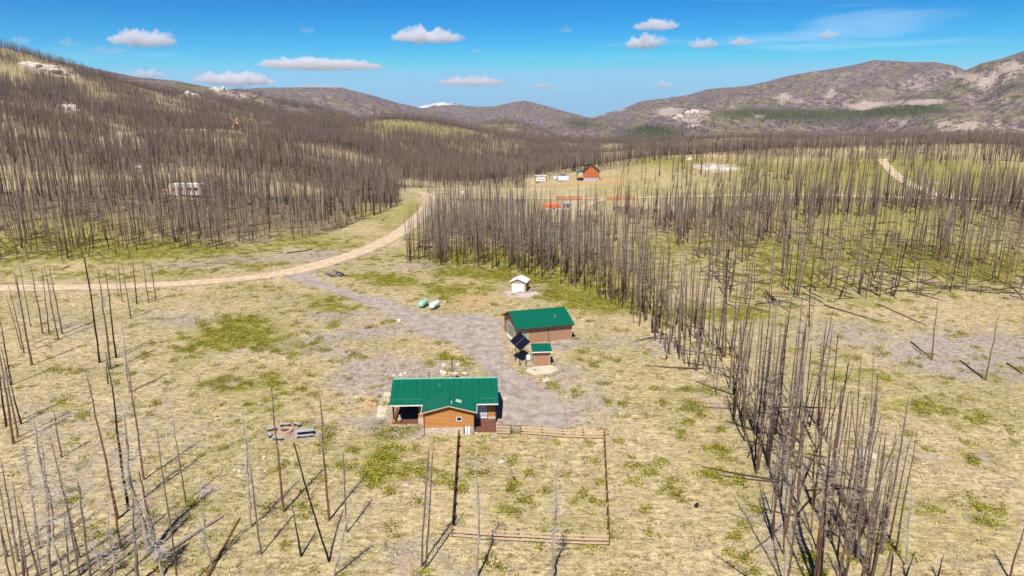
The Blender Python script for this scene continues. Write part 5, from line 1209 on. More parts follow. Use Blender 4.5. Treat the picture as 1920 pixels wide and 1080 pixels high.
# camper in the left forest
t, u = at_ground('travel_trailer', 'long white-roofed travel trailer with pinkish sides in the left forest', 'camper', 353, 368, R(-1.5))
L_ = 58*u; Hh = 21*u; Wd = Hh*1.0
m = MB(); m.prism([(-L_/2+.5, .6), (-L_/2, 1.4), (-L_/2+.1, Hh-1.1), (-L_/2+.8, Hh-.3), (-L_/2+1.6, Hh-.02), (L_/2-1.6, Hh-.02), (L_/2-.8, Hh-.3), (L_/2-.1, Hh-1.1), (L_/2, 1.4), (L_/2-.3, .6)], 'y', -Wd/2, Wd/2); m.obj('body', simple('faded_trailer_side', (.62,.50,.46), .5), t, bevel=.1)
m = MB(); m.prism([(-L_/2+.9, Hh-.2), (-L_/2+1.6, Hh+.08), (L_/2-1.6, Hh+.08), (L_/2-.9, Hh-.2)], 'y', -Wd/2-.05, Wd/2+.05); m.obj('roof', M['white'], t)
for xx in (-L_*.33, -L_*.1, L_*.15, L_*.34): m = MB(); m.box(xx-.9, xx+.9, -Wd/2-.12, -Wd/2-.101, Hh*.5, Hh*.72); m.obj('window', M['glass'], t)
m = MB(); m.box(L_*.02, L_*.02+1.1, -Wd/2-.12, -Wd/2-.101, .9, Hh*.75); m.obj('door', M['white'], t)
for xx in (-L_*.05, L_*.05): m = MB(); m.bar((xx*1.6, -Wd/2-.15, .5), (xx*1.6, -Wd/2+.2, .5), .55, 14); m.obj('wheel', M['black_metal'], t)
m = MB(); m.bar((L_/2-.3, -.9, .7), (L_/2+1.8, 0, .6), .09, 6); m.bar((L_/2-.3, .9, .7), (L_/2+1.8, 0, .6), .09, 6); m.obj('hitch', M['steel'], t)
t, u = at_ground('orange_awning', 'small tan canopy among trunks left of the travel trailer', 'canopy', 315, 369, 0)
MB().slab([(-2.6,-1.6,2.4),(2.6,-1.6,2.4),(2.4,1.6,3.1),(-2.4,1.6,3.1)], .1).obj('canopy', simple('tan_canvas', (.60,.34,.16), .8), t)
for xx in (-2.3, 2.3):
    for yy in (-1.4, 1.4): MB().bar((xx, yy, -.3), (xx, yy, 2.5), .06, 6).obj('post', M['steel'], t)
t, u = at_ground('distant_trailer', 'small white trailer deep in the left forest above the travel trailer', 'trailer', 259, 318, R(10))
MB().box(-5.5*u, 5.5*u, -1.2, 1.2, .5, 5*u).obj('body', M['white'], t, bevel=.15); MB().box(-2*u, 2*u, -1.25, -1.2, 2*u, 3.4*u).obj('window', M['glass'], t)
t, u = at_ground('distant_shed', 'small pale grey-roofed shed highest in the left forest, below the hillside boulders', 'shed', 268, 284, R(-15))
m = MB(); m.box(-5.5*u, 5.5*u, -2.5, 2.5, -.5, 3*u); m.obj('wall', M['cream'], t); m = MB(); m.prism([(-3, 3*u), (0, 6*u), (3, 3*u)], 'x', -6*u, 6*u); m.obj('roof', M['steel'], t)
t, u = at_ground('roadside_shed', 'small white box by the far end of the dirt road', 'shed', 867, 364, 0)
MB().box(-1.2, 1.2, -1, 1, -.3, 2.2).obj('wall', M['white'], t); MB().prism([(-1.3, 2.2), (0, 2.9), (1.3, 2.2)], 'y', -1.1, 1.1).obj('roof', M['steel'], t)
# windmill
t, u = at_ground('windmill', 'rusty windmill with spread blades on a tall thin pole above the left forest', 'windmill', 450, 302, 0)
Hm = 65*u; MB().bar((0,0,-1), (-1.0*u*2, 0, Hm), .28, 8, .18).obj('pole', M['rust'], t)
hx = -2*u; MB().bar((hx, -.8, Hm), (hx, .8, Hm), .45, 10).obj('hub', M['rust'], t)
for k, (a, ln) in enumerate(((130, 11), (95, 5), (52, 8), (12, 11), (-28, 6), (-95, 7), (-118, 12))):
    a = R(a); m = MB(); d_ = Vector((math.cos(a), 0, math.sin(a))); n_ = Vector((-d_.z, 0, d_.x)); c_ = Vector((hx, -.85, Hm)); q0 = c_+d_*.4; q1 = c_+d_*ln*u
    m.add([q0-n_*.16, q0+n_*.16+Vector((0,.25,0)), q1+n_*.42+Vector((0,.35,0)), q1-n_*.3, q0-n_*.16+Vector((0,.06,0)), q0+n_*.16+Vector((0,.31,0)), q1+n_*.42+Vector((0,.41,0)), q1-n_*.3+Vector((0,.06,0))], [(0,1,2,3),(7,6,5,4),(0,4,5,1),(1,5,6,2),(2,6,7,3),(3,7,4,0)])
    m.obj('blade', M['rust'] if k % 2 else M['trim_tan'], t)

# ============================================================ trees
def trunk_mesh(seed, H, r0, mat, sides=8, rings=8, fork=False, wob=.0045, broken=False):
    rs_ = random.Random(seed); m = MB(); pts = []; x = y = 0
    for i in range(rings+1):
        t_ = i/rings; pts.append(Vector((x, y, H*t_))); x += rs_.uniform(-1,1)*wob*H; y += rs_.uniform(-1,1)*wob*H
    rad = lambda t_: r0*(1.25-.25*min(1, t_*12))*((1-t_)**.75 if not broken else (1-.5*t_))+.018
    vs = []; 
    pts[0].z = -.5
    for i, p_ in enumerate(pts):
        for k in range(sides):
            a = 2*math.pi*k/sides; q = rad(i/rings)*(1+.12*rs_.uniform(-1,1)); vs.append((p_.x+q*math.cos(a), p_.y+q*math.sin(a), p_.z))
    fs = [(j*sides+k, j*sides+(k+1) % sides, (j+1)*sides+(k+1) % sides, (j+1)*sides+k) for j in range(rings) for k in range(sides)]+[tuple(range(rings*sides, (rings+1)*sides))]
    m.add(vs, fs)
    return m, pts, rad
def crown_mesh(seed, H, pts, n, mat, lo=.33, lmax=1.5, sub=3, r=.022):
    rs_ = random.Random(seed+99); V_ = []; F_ = []
    def cone(a, b, ra):
        d = (b-a); 
        if d.length < 1e-4: return
        d.normalize(); o1 = d.orthogonal().normalized(); o2 = d.cross(o1); k = len(V_)
        for q in range(3):
            an = 2*math.pi*q/3; V_.append(a+(o1*math.cos(an)+o2*math.sin(an))*ra)
        V_.append(b); F_.extend([(k,k+1,k+3),(k+1,k+2,k+3),(k+2,k,k+3)])
    rings = len(pts)-1
    for i in range(n):
        t_ = lo+(1-lo)*rs_.random()**.8; j = min(int(t_*rings), rings-1); f_ = t_*rings-j; p_ = pts[j].lerp(pts[j+1], f_)
        prof = (1-((t_-lo)/(1-lo)))**.7*.85+.15
        if t_ < lo+.12: prof *= .55
        ln = lmax*prof*rs_.uniform(.35, 1.0); a = rs_.uniform(0, 2*math.pi); el = rs_.uniform(-.35, .35)+(.35 if t_ > .85 else 0)
        d = Vector((math.cos(a)*math.cos(el), math.sin(a)*math.cos(el), math.sin(el)))
        mid = p_+d*ln*.55; end = mid+(d+Vector((rs_.uniform(-.5,.5), rs_.uniform(-.5,.5), rs_.uniform(-.2,.6)))).normalized()*ln*.45
        cone(p_, mid, r*(.6+prof*.6)); cone(mid-d*ln*.06, end, r*.55)
        for s_ in range(sub):
            q = p_.lerp(mid, rs_.uniform(.25, 1)); e_ = q+(d*.6+Vector((rs_.uniform(-1,1), rs_.uniform(-1,1), rs_.uniform(-.6,.8)))).normalized()*ln*rs_.uniform(.18,.42); cone(q, e_, r*.42)
    return np_mesh('crown', [tuple(v) for v in V_], F_, mat)
KIND = {'black': ('bark_black', 'twig_grey'), 'brown': ('bark_brown', 'twig_grey'), 'grey': ('bark_grey', 'twig_grey'), 'pale': ('bark_pale', 'twig_pale'), 'orange': ('bark_orange', 'twig_grey')}
VAR = {}      # LOD0 variants: (trunk mesh, crown mesh, height)
H0 = 13.0
for kd, cnt in (('black', 3), ('brown', 5), ('grey', 2), ('pale', 3), ('orange', 2)):
    VAR[kd] = []
    for k in range(cnt):
        sd_ = hash((len(kd), k)) % 1000+k*17; sd_ = {'black':10,'brown':30,'grey':50,'pale':70,'orange':90}[kd]+k
        m, pts, rad = trunk_mesh(sd_, H0, random.Random(sd_).uniform(.078, .118), None, 8, 10, wob=.012 if kd == 'pale' else .0045, broken=(kd == 'black' and k == 2) or (kd == 'grey' and k == 1))
        tm = m.me('trunk', M[KIND[kd][0]])
        for p_ in tm.polygons: p_.use_smooth = True
        dens = {'black': 55, 'brown': 75, 'grey': 115, 'pale': 150, 'orange': 80}[kd]
        VAR[kd].append((tm, crown_mesh(sd_, H0, pts, dens, M[KIND[kd][1]], .36 if kd != 'pale' else .22, 1.5 if kd != 'pale' else 2.1, 5, .021)))
FARV = []
for k, (bk, tw, n_, lm) in enumerate((('bark_brown','twig_purple',120,1.2),('bark_black','twig_purple',90,1.05),('bark_brown','twig_grey',130,1.35),('bark_black','twig_purple',110,1.25),('bark_grey','twig_purple',140,1.35),('bark_brown','twig_purple',40,.9))):
    m, pts, rad = trunk_mesh(200+k, H0, .125, None, 5, 4); tm = m.me('trunk', M[bk]); FARV.append((tm, crown_mesh(200+k, H0, pts, n_, M[tw], .34, lm, 2, .040)))

# where the burnt trees stand
A_ = [(770,476),(763,493),(847,500),(930,507),(1017,524),(1100,548),(1153,573),(1220,643),(1290,690),(1350,763),(1397,847),(1447,1013),(1490,1200),(1680,1200),(1690,1035),(1610,905),(1540,800),(1460,720),(1370,650),(1290,585),(1210,520),(1130,480),(1060,452),(960,432),(880,420),(815,412),(800,440)]
B_px = [(1225,425),(1290,480),(1350,573),(1427,582),(1547,563),(1693,557),(1800,550),(1990,562),(1990,372),(1500,372),(1380,385),(1260,395)]
D_px = [(815,405),(840,372),(1010,376),(1240,392),(1240,440),(1130,470),(960,425)]
E_px = [(-60,500),(43,490),(123,490),(180,480),(293,467),(407,473),(500,458),(583,448),(633,432),(700,405),(752,384),(745,366),(600,350),(-60,350)]
CLEAR = [(1047,408,36,14),(352,366,34,9),(315,366,12,6),(447,272,20,12),(268,284,12,5),(259,318,12,5),(1171,462,10,9),(60,125,30,6),(100,132,40,6),(130,205,14,6),(1345,316,46,8),(380,262,40,5),(230,254,22,6),(1035,388,26,8),(1070,385,24,9),(1120,378,20,10)]
def density(px, py, r, x, y):
    big = fbm(x/70, y/70, 3, 200); mid = fbm(x/22, y/22, 3, 210)
    d = np.zeros(px.shape)
    a = inpoly(px, py, A_); d = np.where(a, .17*(1+.5*mid), d)
    a = inpoly(px, py, B_px); d = np.where(a, .064*np.clip(1+1.5*big+1.2*mid, .1, 3), d)
    a = inpoly(px, py, D_px); d = np.where(a, .032*np.clip(1+1.2*mid, .2, 3), d)
    a = inpoly(px, py, E_px); d = np.where(a, .085*np.clip(1+.8*big+.9*mid, .15, 2.4), d)
    F_ = inpoly(px, py, [(-80,985),(120,1030),(330,1088),(600,1120),(700,1200),(-80,1200)]); d = np.where(F_, .038, d)
    # left hillside, all the way up
    hill = (r > 225) & (px < 745+np.clip((360-py), 0, 200)*.9) & (py < 366)
    d = np.where(hill, np.where(r < 520, .068, .060)*np.clip(1.0+1.6*big+.7*mid, .10, 2.4), d)
    val = (r > 400) & (r < 2300) & (py < 352) & (px >= 745) & (px < 1150)
    d = np.where(val & ~hill, .05*np.clip(1+1.4*big, .1, 2.4), d)
    # plateau on the right
    kn = (px > 1125) & (py < 372) & (r > 300)
    dk = np.where(r > 640, .022, .009)*np.clip(1+2.6*big+mid, .03, 4)
    dk = np.where((px > 1560) & (py > 330), .020*np.clip(1+2*big, .2, 3), dk)
    dk = np.where((px < 1260) & (r < 560), .0012, dk)
    dk = np.where((px > 1240) & (r > 560), .022*np.clip(1+1.2*big, .2, 2.5), dk)
    d = np.where(kn, dk, d)
    # open grass by the hilltop cabin
    d = np.where((px > 985) & (px < 1150) & (r > 330) & (r < 515), np.where(r < 380, .0015, .0), d)
    d = np.where((px > 950) & (px < 1260) & (r >= 515) & (r < 900), .030, d)
    d = np.where((px > 755) & (px < 860) & (py < 372) & (py > 352), .006, d)
    d = d*(1-.45*sstep(900, 1300, r)*(px < 520))
    slope_open = blobs(px, py, [(820,248,110,10,1),(760,235,50,8,.8),(950,275,60,8,.6),(60,125,60,12,.8),(700,228,40,6,.7),(200,330,40,5,.4),(390,262,60,6,.8)])
    d = d*np.clip(1-slope_open*.8, .08, 1)
    for cx, cy, sx, sy in CLEAR: d = np.where(((px-cx)/sx)**2+((py-cy)/sy)**2 < 1, 0, d)
    return d
for o in COL.objects:      # needle litter and ash on the floor of the far burnt forest
    if o.type == 'MESH' and o.data.materials and o.data.materials[0] == M['ground']:
        co_ = np.empty(len(o.data.vertices)*3, np.float32); o.data.vertices.foreach_get('co', co_); co_ = co_.reshape(-1, 3).astype(float)
        px_, py_ = proj(co_[:,0], co_[:,1], co_[:,2]); r_ = np.hypot(co_[:,0], co_[:,1])
        dd_ = density(px_, py_, r_, co_[:,0], co_[:,1]); fattr(o.data, 'litter', sstep(.004, .05, dd_)*sstep(210, 280, r_)*(co_[:,1] > 0)*np.clip(1.15-blobs(px_, py_, GREEN), .1, 1))
TREES = []      # x, y, z, height, tilt_x, tilt_y, spin, kind
def scatter(r0, r1, a0, a1, dmax, seed):
    g_ = np.random.default_rng(seed); area = .5*(r1*r1-r0*r0)*(a1-a0); n = int(area*dmax)
    r = np.sqrt(g_.uniform(r0*r0, r1*r1, n)); az = g_.uniform(a0, a1, n); x = r*np.sin(az); y = r*np.cos(az); u_ = g_.uniform(0, dmax, n)
    z = terrain(x, y); px, py = proj(x, y, z); ok = (px > -90) & (px < 2010) & (py < 1195)
    d = density(px, py, r, x, y)
    if r0 < 700: rdd = np.full(n, 9.0); s_ = ok & (u_ < d); rdd[s_] = road_dist(x[s_], y[s_]); ok &= rdd > 1.2
    ok &= u_ < d; return x[ok], y[ok], z[ok], r[ok], px[ok], py[ok], g_
xs_, ys_, zs_, rs2, pxs, pys = [], [], [], [], [], []
for (r0, r1, dm) in ((44, 230, .27), (230, 640, .2), (640, 1350, .13), (1350, 2300, .12)):
    x, y, z, r, px, py, g_ = scatter(r0, r1, R(-41), R(41), dm, int(r0))
    if r0 >= 1350: k_ = g_.random(len(x)) < .8; x, y, z, r, px, py = x[k_], y[k_], z[k_], r[k_], px[k_], py[k_]
    xs_.append(x); ys_.append(y); zs_.append(z); rs2.append(r); pxs.append(px); pys.append(py)
tx, ty, tz, tr, tpx, tpy = map(np.concatenate, (xs_, ys_, zs_, rs2, pxs, pys))
# hand-placed trees: base pixel, top pixel, kind, label
HAND = [
 (221,974,165,690,'orange','tall snag with peeling orange bark, left of three tall dark snags lower left'),
 (241,956,200,660,'black','tall charred black snag in the middle of three tall dark snags lower left'),
 (270,900,243,680,'orange','tall snag with orange top, right of three tall dark snags lower left'),
 (283,1037,231,762,'pale','thick crooked bleached snag with curling branches near the bottom left'),
 (292,1030,262,880,'brown','dark snag leaning against the thick bleached snag'),
 (115,858,102,765,'orange','short orange-based snag alone left of the three tall dark snags'),
 (348,943,322,786,'brown','slim brown snag right of the three tall dark snags, shadow crossing its foot'),
 (470,990,440,772,'pale','straight bleached snag with wide bare trunk left of the fire pit'),
 (533,960,508,712,'orange','orange-barked snag rising in front of the fire pit'),
 (617,977,602,733,'orange','orange-trunked snag right of the picnic table'),
 (397,1063,365,895,'pale','thin bleached leafless pole right of the long pale fallen trunk'),
 (617,1053,547,833,'black','thin dark snag leaning left, crossing the tree shadow below the picnic table'),
 (565,1043,545,945,'black','short dark stick-like snag below the orange-barked snag'),
 (490,1040,470,875,'grey','very thin grey snag between the bleached and the orange-barked snags'),
 (628,1080,648,960,'pale','pale branching snag at the bottom edge below the picnic table'),
 (650,1000,645,850,'grey','thin grey snag right of the orange-trunked snag'),
 (35,1053,0,858,'grey','grey snag rising at the bottom left corner, tallest there'),
 (77,1095,46,828,'pale','pale thin snag, second from the bottom left corner'),
 (92,1100,57,770,'pale','pale snag with fine twigs, third from the bottom left corner'),
 (122,1100,77,803,'pale','pale snag leaning left, fourth from the bottom left corner'),
 (152,1095,122,922,'grey','grey snag with fine twigs left of the three tall dark snags foot'),
 (172,1095,143,903,'grey','grey snag below the three tall dark snags'),
 (197,1090,183,985,'pale','small pale snag low between bigger ones at bottom left'),
 (230,1033,190,825,'orange','slender snag with an orange band near its base at bottom left'),
 (260,1095,247,932,'grey','grey snag at the bottom just left of the thick bleached snag'),
 (305,1080,291,970,'pale','twiggy pale snag at the bottom just right of the thick bleached snag'),
 (218,1095,200,950,'pale','pale twiggy snag under the slender snag with the orange band'),
 (22,1090,-4,985,'grey','grey snag cut by the left border at the bottom'),
 (55,1095,22,900,'grey','grey snag between the corner snag and the pale thin snag'),
 (133,1090,112,960,'pale','low pale snag between leaning ones at bottom left'),
 (25,832,-3,640,'brown','brown snag at the left border in the dense clump of shadows'),
 (33,820,6,650,'orange','orange-scorched snag in the clump at the left border'),
 (12,800,-10,640,'black','black snag at the very left border'),(40,795,14,690,'black','black snag right in the clump at the left border'),
 (22,722,-2,585,'black','black snag at the left border below the road'),
 (60,685,28,508,'brown','brown snag with pale twigs, tallest of the left group below the road'),
 (45,663,13,533,'brown','brown snag left of the tallest in the left group below the road'),
 (40,655,9,547,'brown','slim brown snag, second from the left border below the road'),
 (58,613,33,492,'brown','slim dark snag behind the left group below the road'),
 (51,640,28,515,'black','black snag in the middle of the left group below the road'),
 (80,626,57,495,'brown','brown snag right of the tallest in the left group below the road'),
 (92,625,77,500,'brown','brown snag in the right half of the left group below the road'),
 (110,637,83,493,'brown','brown snag, second from the right in the left group below the road'),
 (117,626,93,493,'brown','brown snag at the right end of the left group below the road'),
 (187,680,163,483,'black','charred snag, left of three tall ones standing in the open meadow'),
 (207,692,184,500,'brown','brown snag, middle of three tall ones standing in the open meadow'),
 (218,671,197,505,'black','charred snag, right of three tall ones standing in the open meadow'),
 (245,597,228,488,'brown','brown snag with broken foot just below the road'),
 (257,570,246,480,'black','black snag next to the broken-footed one just below the road'),
 (279,568,269,487,'brown','brown snag on the lower road verge'),(292,563,281,483,'grey','grey snag at the right end on the lower road verge'),
 (230,567,220,493,'grey','grey snag rising behind the lower road verge'),
 (222,556,214,490,'brown','thin brown snag behind the lower road verge'),
 (203,720,197,680,'black','short charred stick right of the meadow snags'),
 (243,735,234,605,'pale','faint pale snag in front of the meadow snags'),
 (791,1062,803,846,'grey','left one of twin thin snags by the left side of the yard'),
 (797,1066,810,815,'brown','right one of twin thin snags by the left side of the yard'),
 (893,1085,885,838,'pale','slim bleached snag standing in front of the yard fence'),
 (1036,1092,1033,853,'pale','bleached snag with a bushy white crown in front of the yard fence'),
 (1893,1085,1926,975,'brown','leaning brown snag at the bottom right corner'),
 (1697,1085,1719,1036,'black','short black leaning stub at the bottom right, left one'),
 (1757,1085,1769,1039,'black','short black leaning stub at the bottom right, right one'),
 (1680,1033,1722,805,'brown','tall slim snag at the right end of the long stand bottom'),
 (1668,1010,1712,815,'brown','slim snag second from the right end of the long stand bottom'),
 (1600,1037,1685,822,'brown','strongly leaning snag near the right end of the long stand'),
 (1696,1060,1716,923,'pale','bleached thin snag outside the right end of the long stand'),
 (1582,1090,1654,770,'brown','tallest leaning brown snag of the long stand bottom'),
 (1632,1090,1673,885,'brown','thick dark snag at the bottom of the long stand'),
 (1530,1080,1580,720,'brown','tall dark snag in the thick of the stand bottom'),
 (1449,1013,1466,820,'brown','slim brown snag at the left edge of the stand bottom'),
 (1517,613,1518,527,'black','lone black snag in front of the right forest'),
 (1747,676,1762,555,'brown','tall bare pole-like snag at the left end of the grey pad'),
 (1848,714,1872,590,'brown','tall bare pole-like snag right on the grey pad'),
 (1237,330,1238,268,'black','big lone charred snag beside the slab outcrop on the plateau'),
 (1164,372,1166,318,'black','dark broken snag on the slope right of the hilltop cabin'),(1182,374,1184,325,'brown','brown snag by the right board fence'),
 (1158,371,1157,330,'grey','grey slender snag by the right board fence'),
 (1041,369,1042,338,'brown','slim snag below the dish'),(1229,340,1231,316,'brown','small snag under the big lone charred snag'),
 (1030,335,1030,325,'brown','short thick stump right of the camper'),
 (763,493,765,415,'brown','slim dark snag alone at the corner by the road, leftmost'),(770,492,769,413,'black','slim black snag beside the leftmost at the road corner'),
 (786,487,786,412,'black','slim black snag third at the road corner'),(798,487,796,415,'brown','slim brown snag fourth at the road corner'),(792,470,793,408,'brown','slim snag behind the road corner group'),
 (1273,655,1274,560,'brown','dark snag leaning out at the inner bend of the long stand'),(1248,676,1254,640,'black','short dark snag outside the inner bend of the long stand'),
]
heights = rng.uniform(12.0, 18.0, len(tx))*rng.choice([1.05, 1, 1, .9, .75, .5], len(tx))
inA = inpoly(tpx, tpy, A_); heights = np.where(inA, rng.uniform(12.5, 18.0, len(tx))*rng.choice([1.08, 1, 1, .95, .7, .5], len(tx)), heights)
tiltx = rng.normal(0, .035, len(tx)); tilty = rng.normal(0, .035, len(tx))
lean = rng.random(len(tx)) < .10; tiltx = np.where(lean, rng.normal(0, .25, len(tx)), tiltx)
vis = (tpx > -30) & (tpx < 1950) & (tpy < 1150)
order = np.argsort(np.where(vis, tr, 1e9)); N_IND = 300-len(HAND)
ind = order[:N_IND]; rest = np.setdiff1d(np.arange(len(tx)), ind)
SRC = {}
def tree(kind, k, loc, rot, sx, sz, label, group=None, name='burnt_tree'):
    tm, cm_ = VAR[kind][k % len(VAR[kind])]
    t = thing(name, label, 'tree', loc, 0, group); t.rotation_euler = rot; t.scale = (sx, sx, sz)
    a = place('trunk', tm, t); b = place('crown', cm_, t)
    SRC.setdefault((kind, k % len(VAR[kind])), (a, b)); return t
for i, (bx, by, ux, uy, kd, lab) in enumerate(HAND):
    b = ground_at(bx, by) if by < 1120 else (*plane_at(bx, by), 0)
    d = ray(ux, uy); t_ = b[1]/d[1]; top = Vector((d[0]*t_, b[1], CAM_H+d[2]*t_)); v = top-Vector(b); H = max(2.0, v.length)
    q = v.to_track_quat('Z', 'Y').to_euler() if v.length > 0 else Euler()
    rot = (Matrix(v.to_track_quat('Z','Y').to_matrix()) @ Matrix.Rotation(i*1.7, 3, 'Z')).to_euler()
    thin = 1.25 if kd in ('orange', 'black', 'brown') else 1.15
    if 'thin' in lab or 'slim' in lab: thin = .95
    if 'thick' in lab: thin = 1.8
    if 'lone charred' in lab: thin = 2.0
    if 'stump' in lab: thin = 3
    tree(kd, i, b, rot, thin*(.6+.4*H/H0), H/H0, lab)
def zone(px, py):
    if inpoly(np.array([px]), np.array([py]), A_)[0]:
        return ('the long stand near the photo bottom', 0) if py > 900 else (('the long stand beside the yard', 1) if py > 760 else (('the long stand above the yard', 2) if py > 640 else (('the long stand behind the garage', 3) if px > 1060 else ('the long stand behind the white-roofed shed', 4))))
    if inpoly(np.array([px]), np.array([py]), B_px)[0]: return ('the front row of the right-hand forest', 5)
    if px < 800 and py > 950: return ('the bare trunks at the bottom left', 8)
    if px < 800: return ('the front edge of the left forest above the road', 6)
    return ('the burnt forest beyond the road', 7)
zid = [zone(tpx[k], tpy[k])[1] for k in ind]; zlo = [min([tpx[k] for k, q in zip(ind, zid) if q == i] or [0]) for i in range(9)]; zhi = [max([tpx[k] for k, q in zip(ind, zid) if q == i] or [1]) for i in range(9)]
dlo = [min([tpy[k] for k, q in zip(ind, zid) if q == i] or [0]) for i in range(9)]; dhi = [max([tpy[k] for k, q in zip(ind, zid) if q == i] or [1]) for i in range(9)]
kinds_z = ['brown','brown','black','brown','grey','brown','black','orange']
for j, k in enumerate(ind):
    kd = kinds_z[int(rng.integers(0, 8))]
    if kd == 'orange' and rng.random() < .7: kd = 'brown'
    if tpx[k] < 750 and tpy[k] > 950: kd = ('pale','grey','grey','brown')[int(rng.integers(0,4))]
    zn, zi = zone(tpx[k], tpy[k]); ln_ = 'leaning left' if tilty[k] < -.06 or (lean[k] and tilty[k] < 0) else ('leaning right' if tilty[k] > .06 else ('short' if heights[k] < 13 else ('tall' if heights[k] > 16 else 'upright')))
    side = ('left side', 'middle', 'right side')[int(np.clip((tpx[k]+tpy[k]*.0-zlo[zi])/(zhi[zi]-zlo[zi]+1e-6)*3, 0, 2))]
    row = ('front', 'inner', 'back')[int(np.clip((dhi[zi]-tpy[k])/(dhi[zi]-dlo[zi]+1e-6)*3, 0, 2))]
    lab = ('%s %s snag, '+row+' %s of %s') % (ln_, {'brown':'brown-barked','black':'charred black','grey':'weathered grey','orange':'peeled orange','pale':'bleached'}[kd], side, zn)
    tree(kd, int(rng.integers(0, 5)), (tx[k], ty[k], tz[k]), (tiltx[k], tilty[k], rng.uniform(0, 6.28)), rng.uniform(.6, 1.5), heights[k]/H0, lab, 'burnt pine snags in '+zn)

# a few far snags stand as individuals too and lend their shape to the distant forest
FARSRC = []
farpick = np.argsort(np.abs(tr-330)+np.where((tpx > 1300) & (tpx < 1800), 0, 500))[:len(FARV)]
FAR_LAB = ['tall brown snag on the open plateau, greyish fuzzy crown','black snag with sparse crown on the open plateau','brown snag with broad grey crown on the open plateau','black snag with dense purple-grey crown on the plateau','grey snag with the fullest crown on the open plateau','nearly twigless brown snag on the open plateau']
for q, k in enumerate(farpick):
    t = thing('burnt_tree', FAR_LAB[q], 'tree', (tx[k], ty[k], tz[k])); t.scale = (1, 1, heights[k]/H0)
    FARSRC.append((place('trunk', FARV[q][0], t), place('crown', FARV[q][1], t)))
rest = np.setdiff1d(rest, farpick)

def instancer(name, P, rot, scl, idx_, sources, kind='stuff'):
    me = bpy.data.meshes.new(name); me.vertices.add(len(P)); me.vertices.foreach_set('co', np.asarray(P, np.float32).ravel()); me.update()
    vattr(me, 'rot', rot); vattr(me, 'scl', scl); a = me.attributes.new('idx', 'INT', 'POINT'); a.data.foreach_set('value', np.asarray(idx_, np.int32))
    o = place(name, me); o['kind'] = kind
    ng = bpy.data.node_groups.new(name, 'GeometryNodeTree'); ng.interface.new_socket('Geometry', in_out='INPUT', socket_type='NodeSocketGeometry'); ng.interface.new_socket('Geometry', in_out='OUTPUT', socket_type='NodeSocketGeometry')
    gi = ng.nodes.new('NodeGroupInput'); go = ng.nodes.new('NodeGroupOutput'); ip = ng.nodes.new('GeometryNodeInstanceOnPoints'); jn = ng.nodes.new('GeometryNodeJoinGeometry')
    for src in sources:
        j2 = ng.nodes.new('GeometryNodeJoinGeometry')
        for s_ in src:
            oi = ng.nodes.new('GeometryNodeObjectInfo'); oi.transform_space = 'ORIGINAL'; oi.inputs['Object'].default_value = s_; ng.links.new(oi.outputs['Geometry'], j2.inputs[0])
        gt_ = ng.nodes.new('GeometryNodeGeometryToInstance'); ng.links.new(j2.outputs[0], gt_.inputs[0]); ng.links.new(gt_.outputs[0], jn.inputs[0])
    mp_ = ng.nodes.new('GeometryNodeMeshToPoints'); ng.links.new(gi.outputs[0], mp_.inputs[0]); ng.links.new(mp_.outputs[0], ip.inputs['Points']); ng.links.new(jn.outputs[0], ip.inputs['Instance'])
    ip.inputs['Pick Instance'].default_value = True
    def na(nm, ty_):
        q = ng.nodes.new('GeometryNodeInputNamedAttribute'); q.data_type = ty_; q.inputs['Name'].default_value = nm; return [s for s in q.outputs if s.enabled and s.name == 'Attribute'][0]
    ng.links.new(na('idx', 'INT'), ip.inputs['Instance Index']); ng.links.new(na('rot', 'FLOAT_VECTOR'), ip.inputs['Rotation']); ng.links.new(na('scl', 'FLOAT_VECTOR'), ip.inputs['Scale'])
    ng.links.new(ip.outputs[0], go.inputs[0]); md = o.modifiers.new('scatter', 'NODES'); md.node_group = ng; return o
midk = rest[(tr[rest] < 300)]; fark = rest[tr[rest] >= 300]
def rsi(ks, nsrc, wide=1.0):
    n = len(ks); sp = rng.uniform(0, 6.28, n)
    return np.stack([tx[ks], ty[ks], tz[ks]], -1), np.stack([tiltx[ks], tilty[ks], sp], -1), np.stack([wide*rng.uniform(.65,1.45,n)]*2+[heights[ks]/H0], -1), rng.integers(0, nsrc, n)
srcs = [SRC[k] for k in SRC if k[0] in ('black', 'brown', 'grey')]
srcs += [SRC[k] for k in SRC if k[0] in ('orange',)]
instancer('burnt_forest', *rsi(midk, len(srcs)), srcs)
instancer('distant_burnt_forest', *rsi(fark, len(FARSRC), 1.15), FARSRC)
print('TREES', len(tx), 'mid', len(midk), 'far', len(fark))

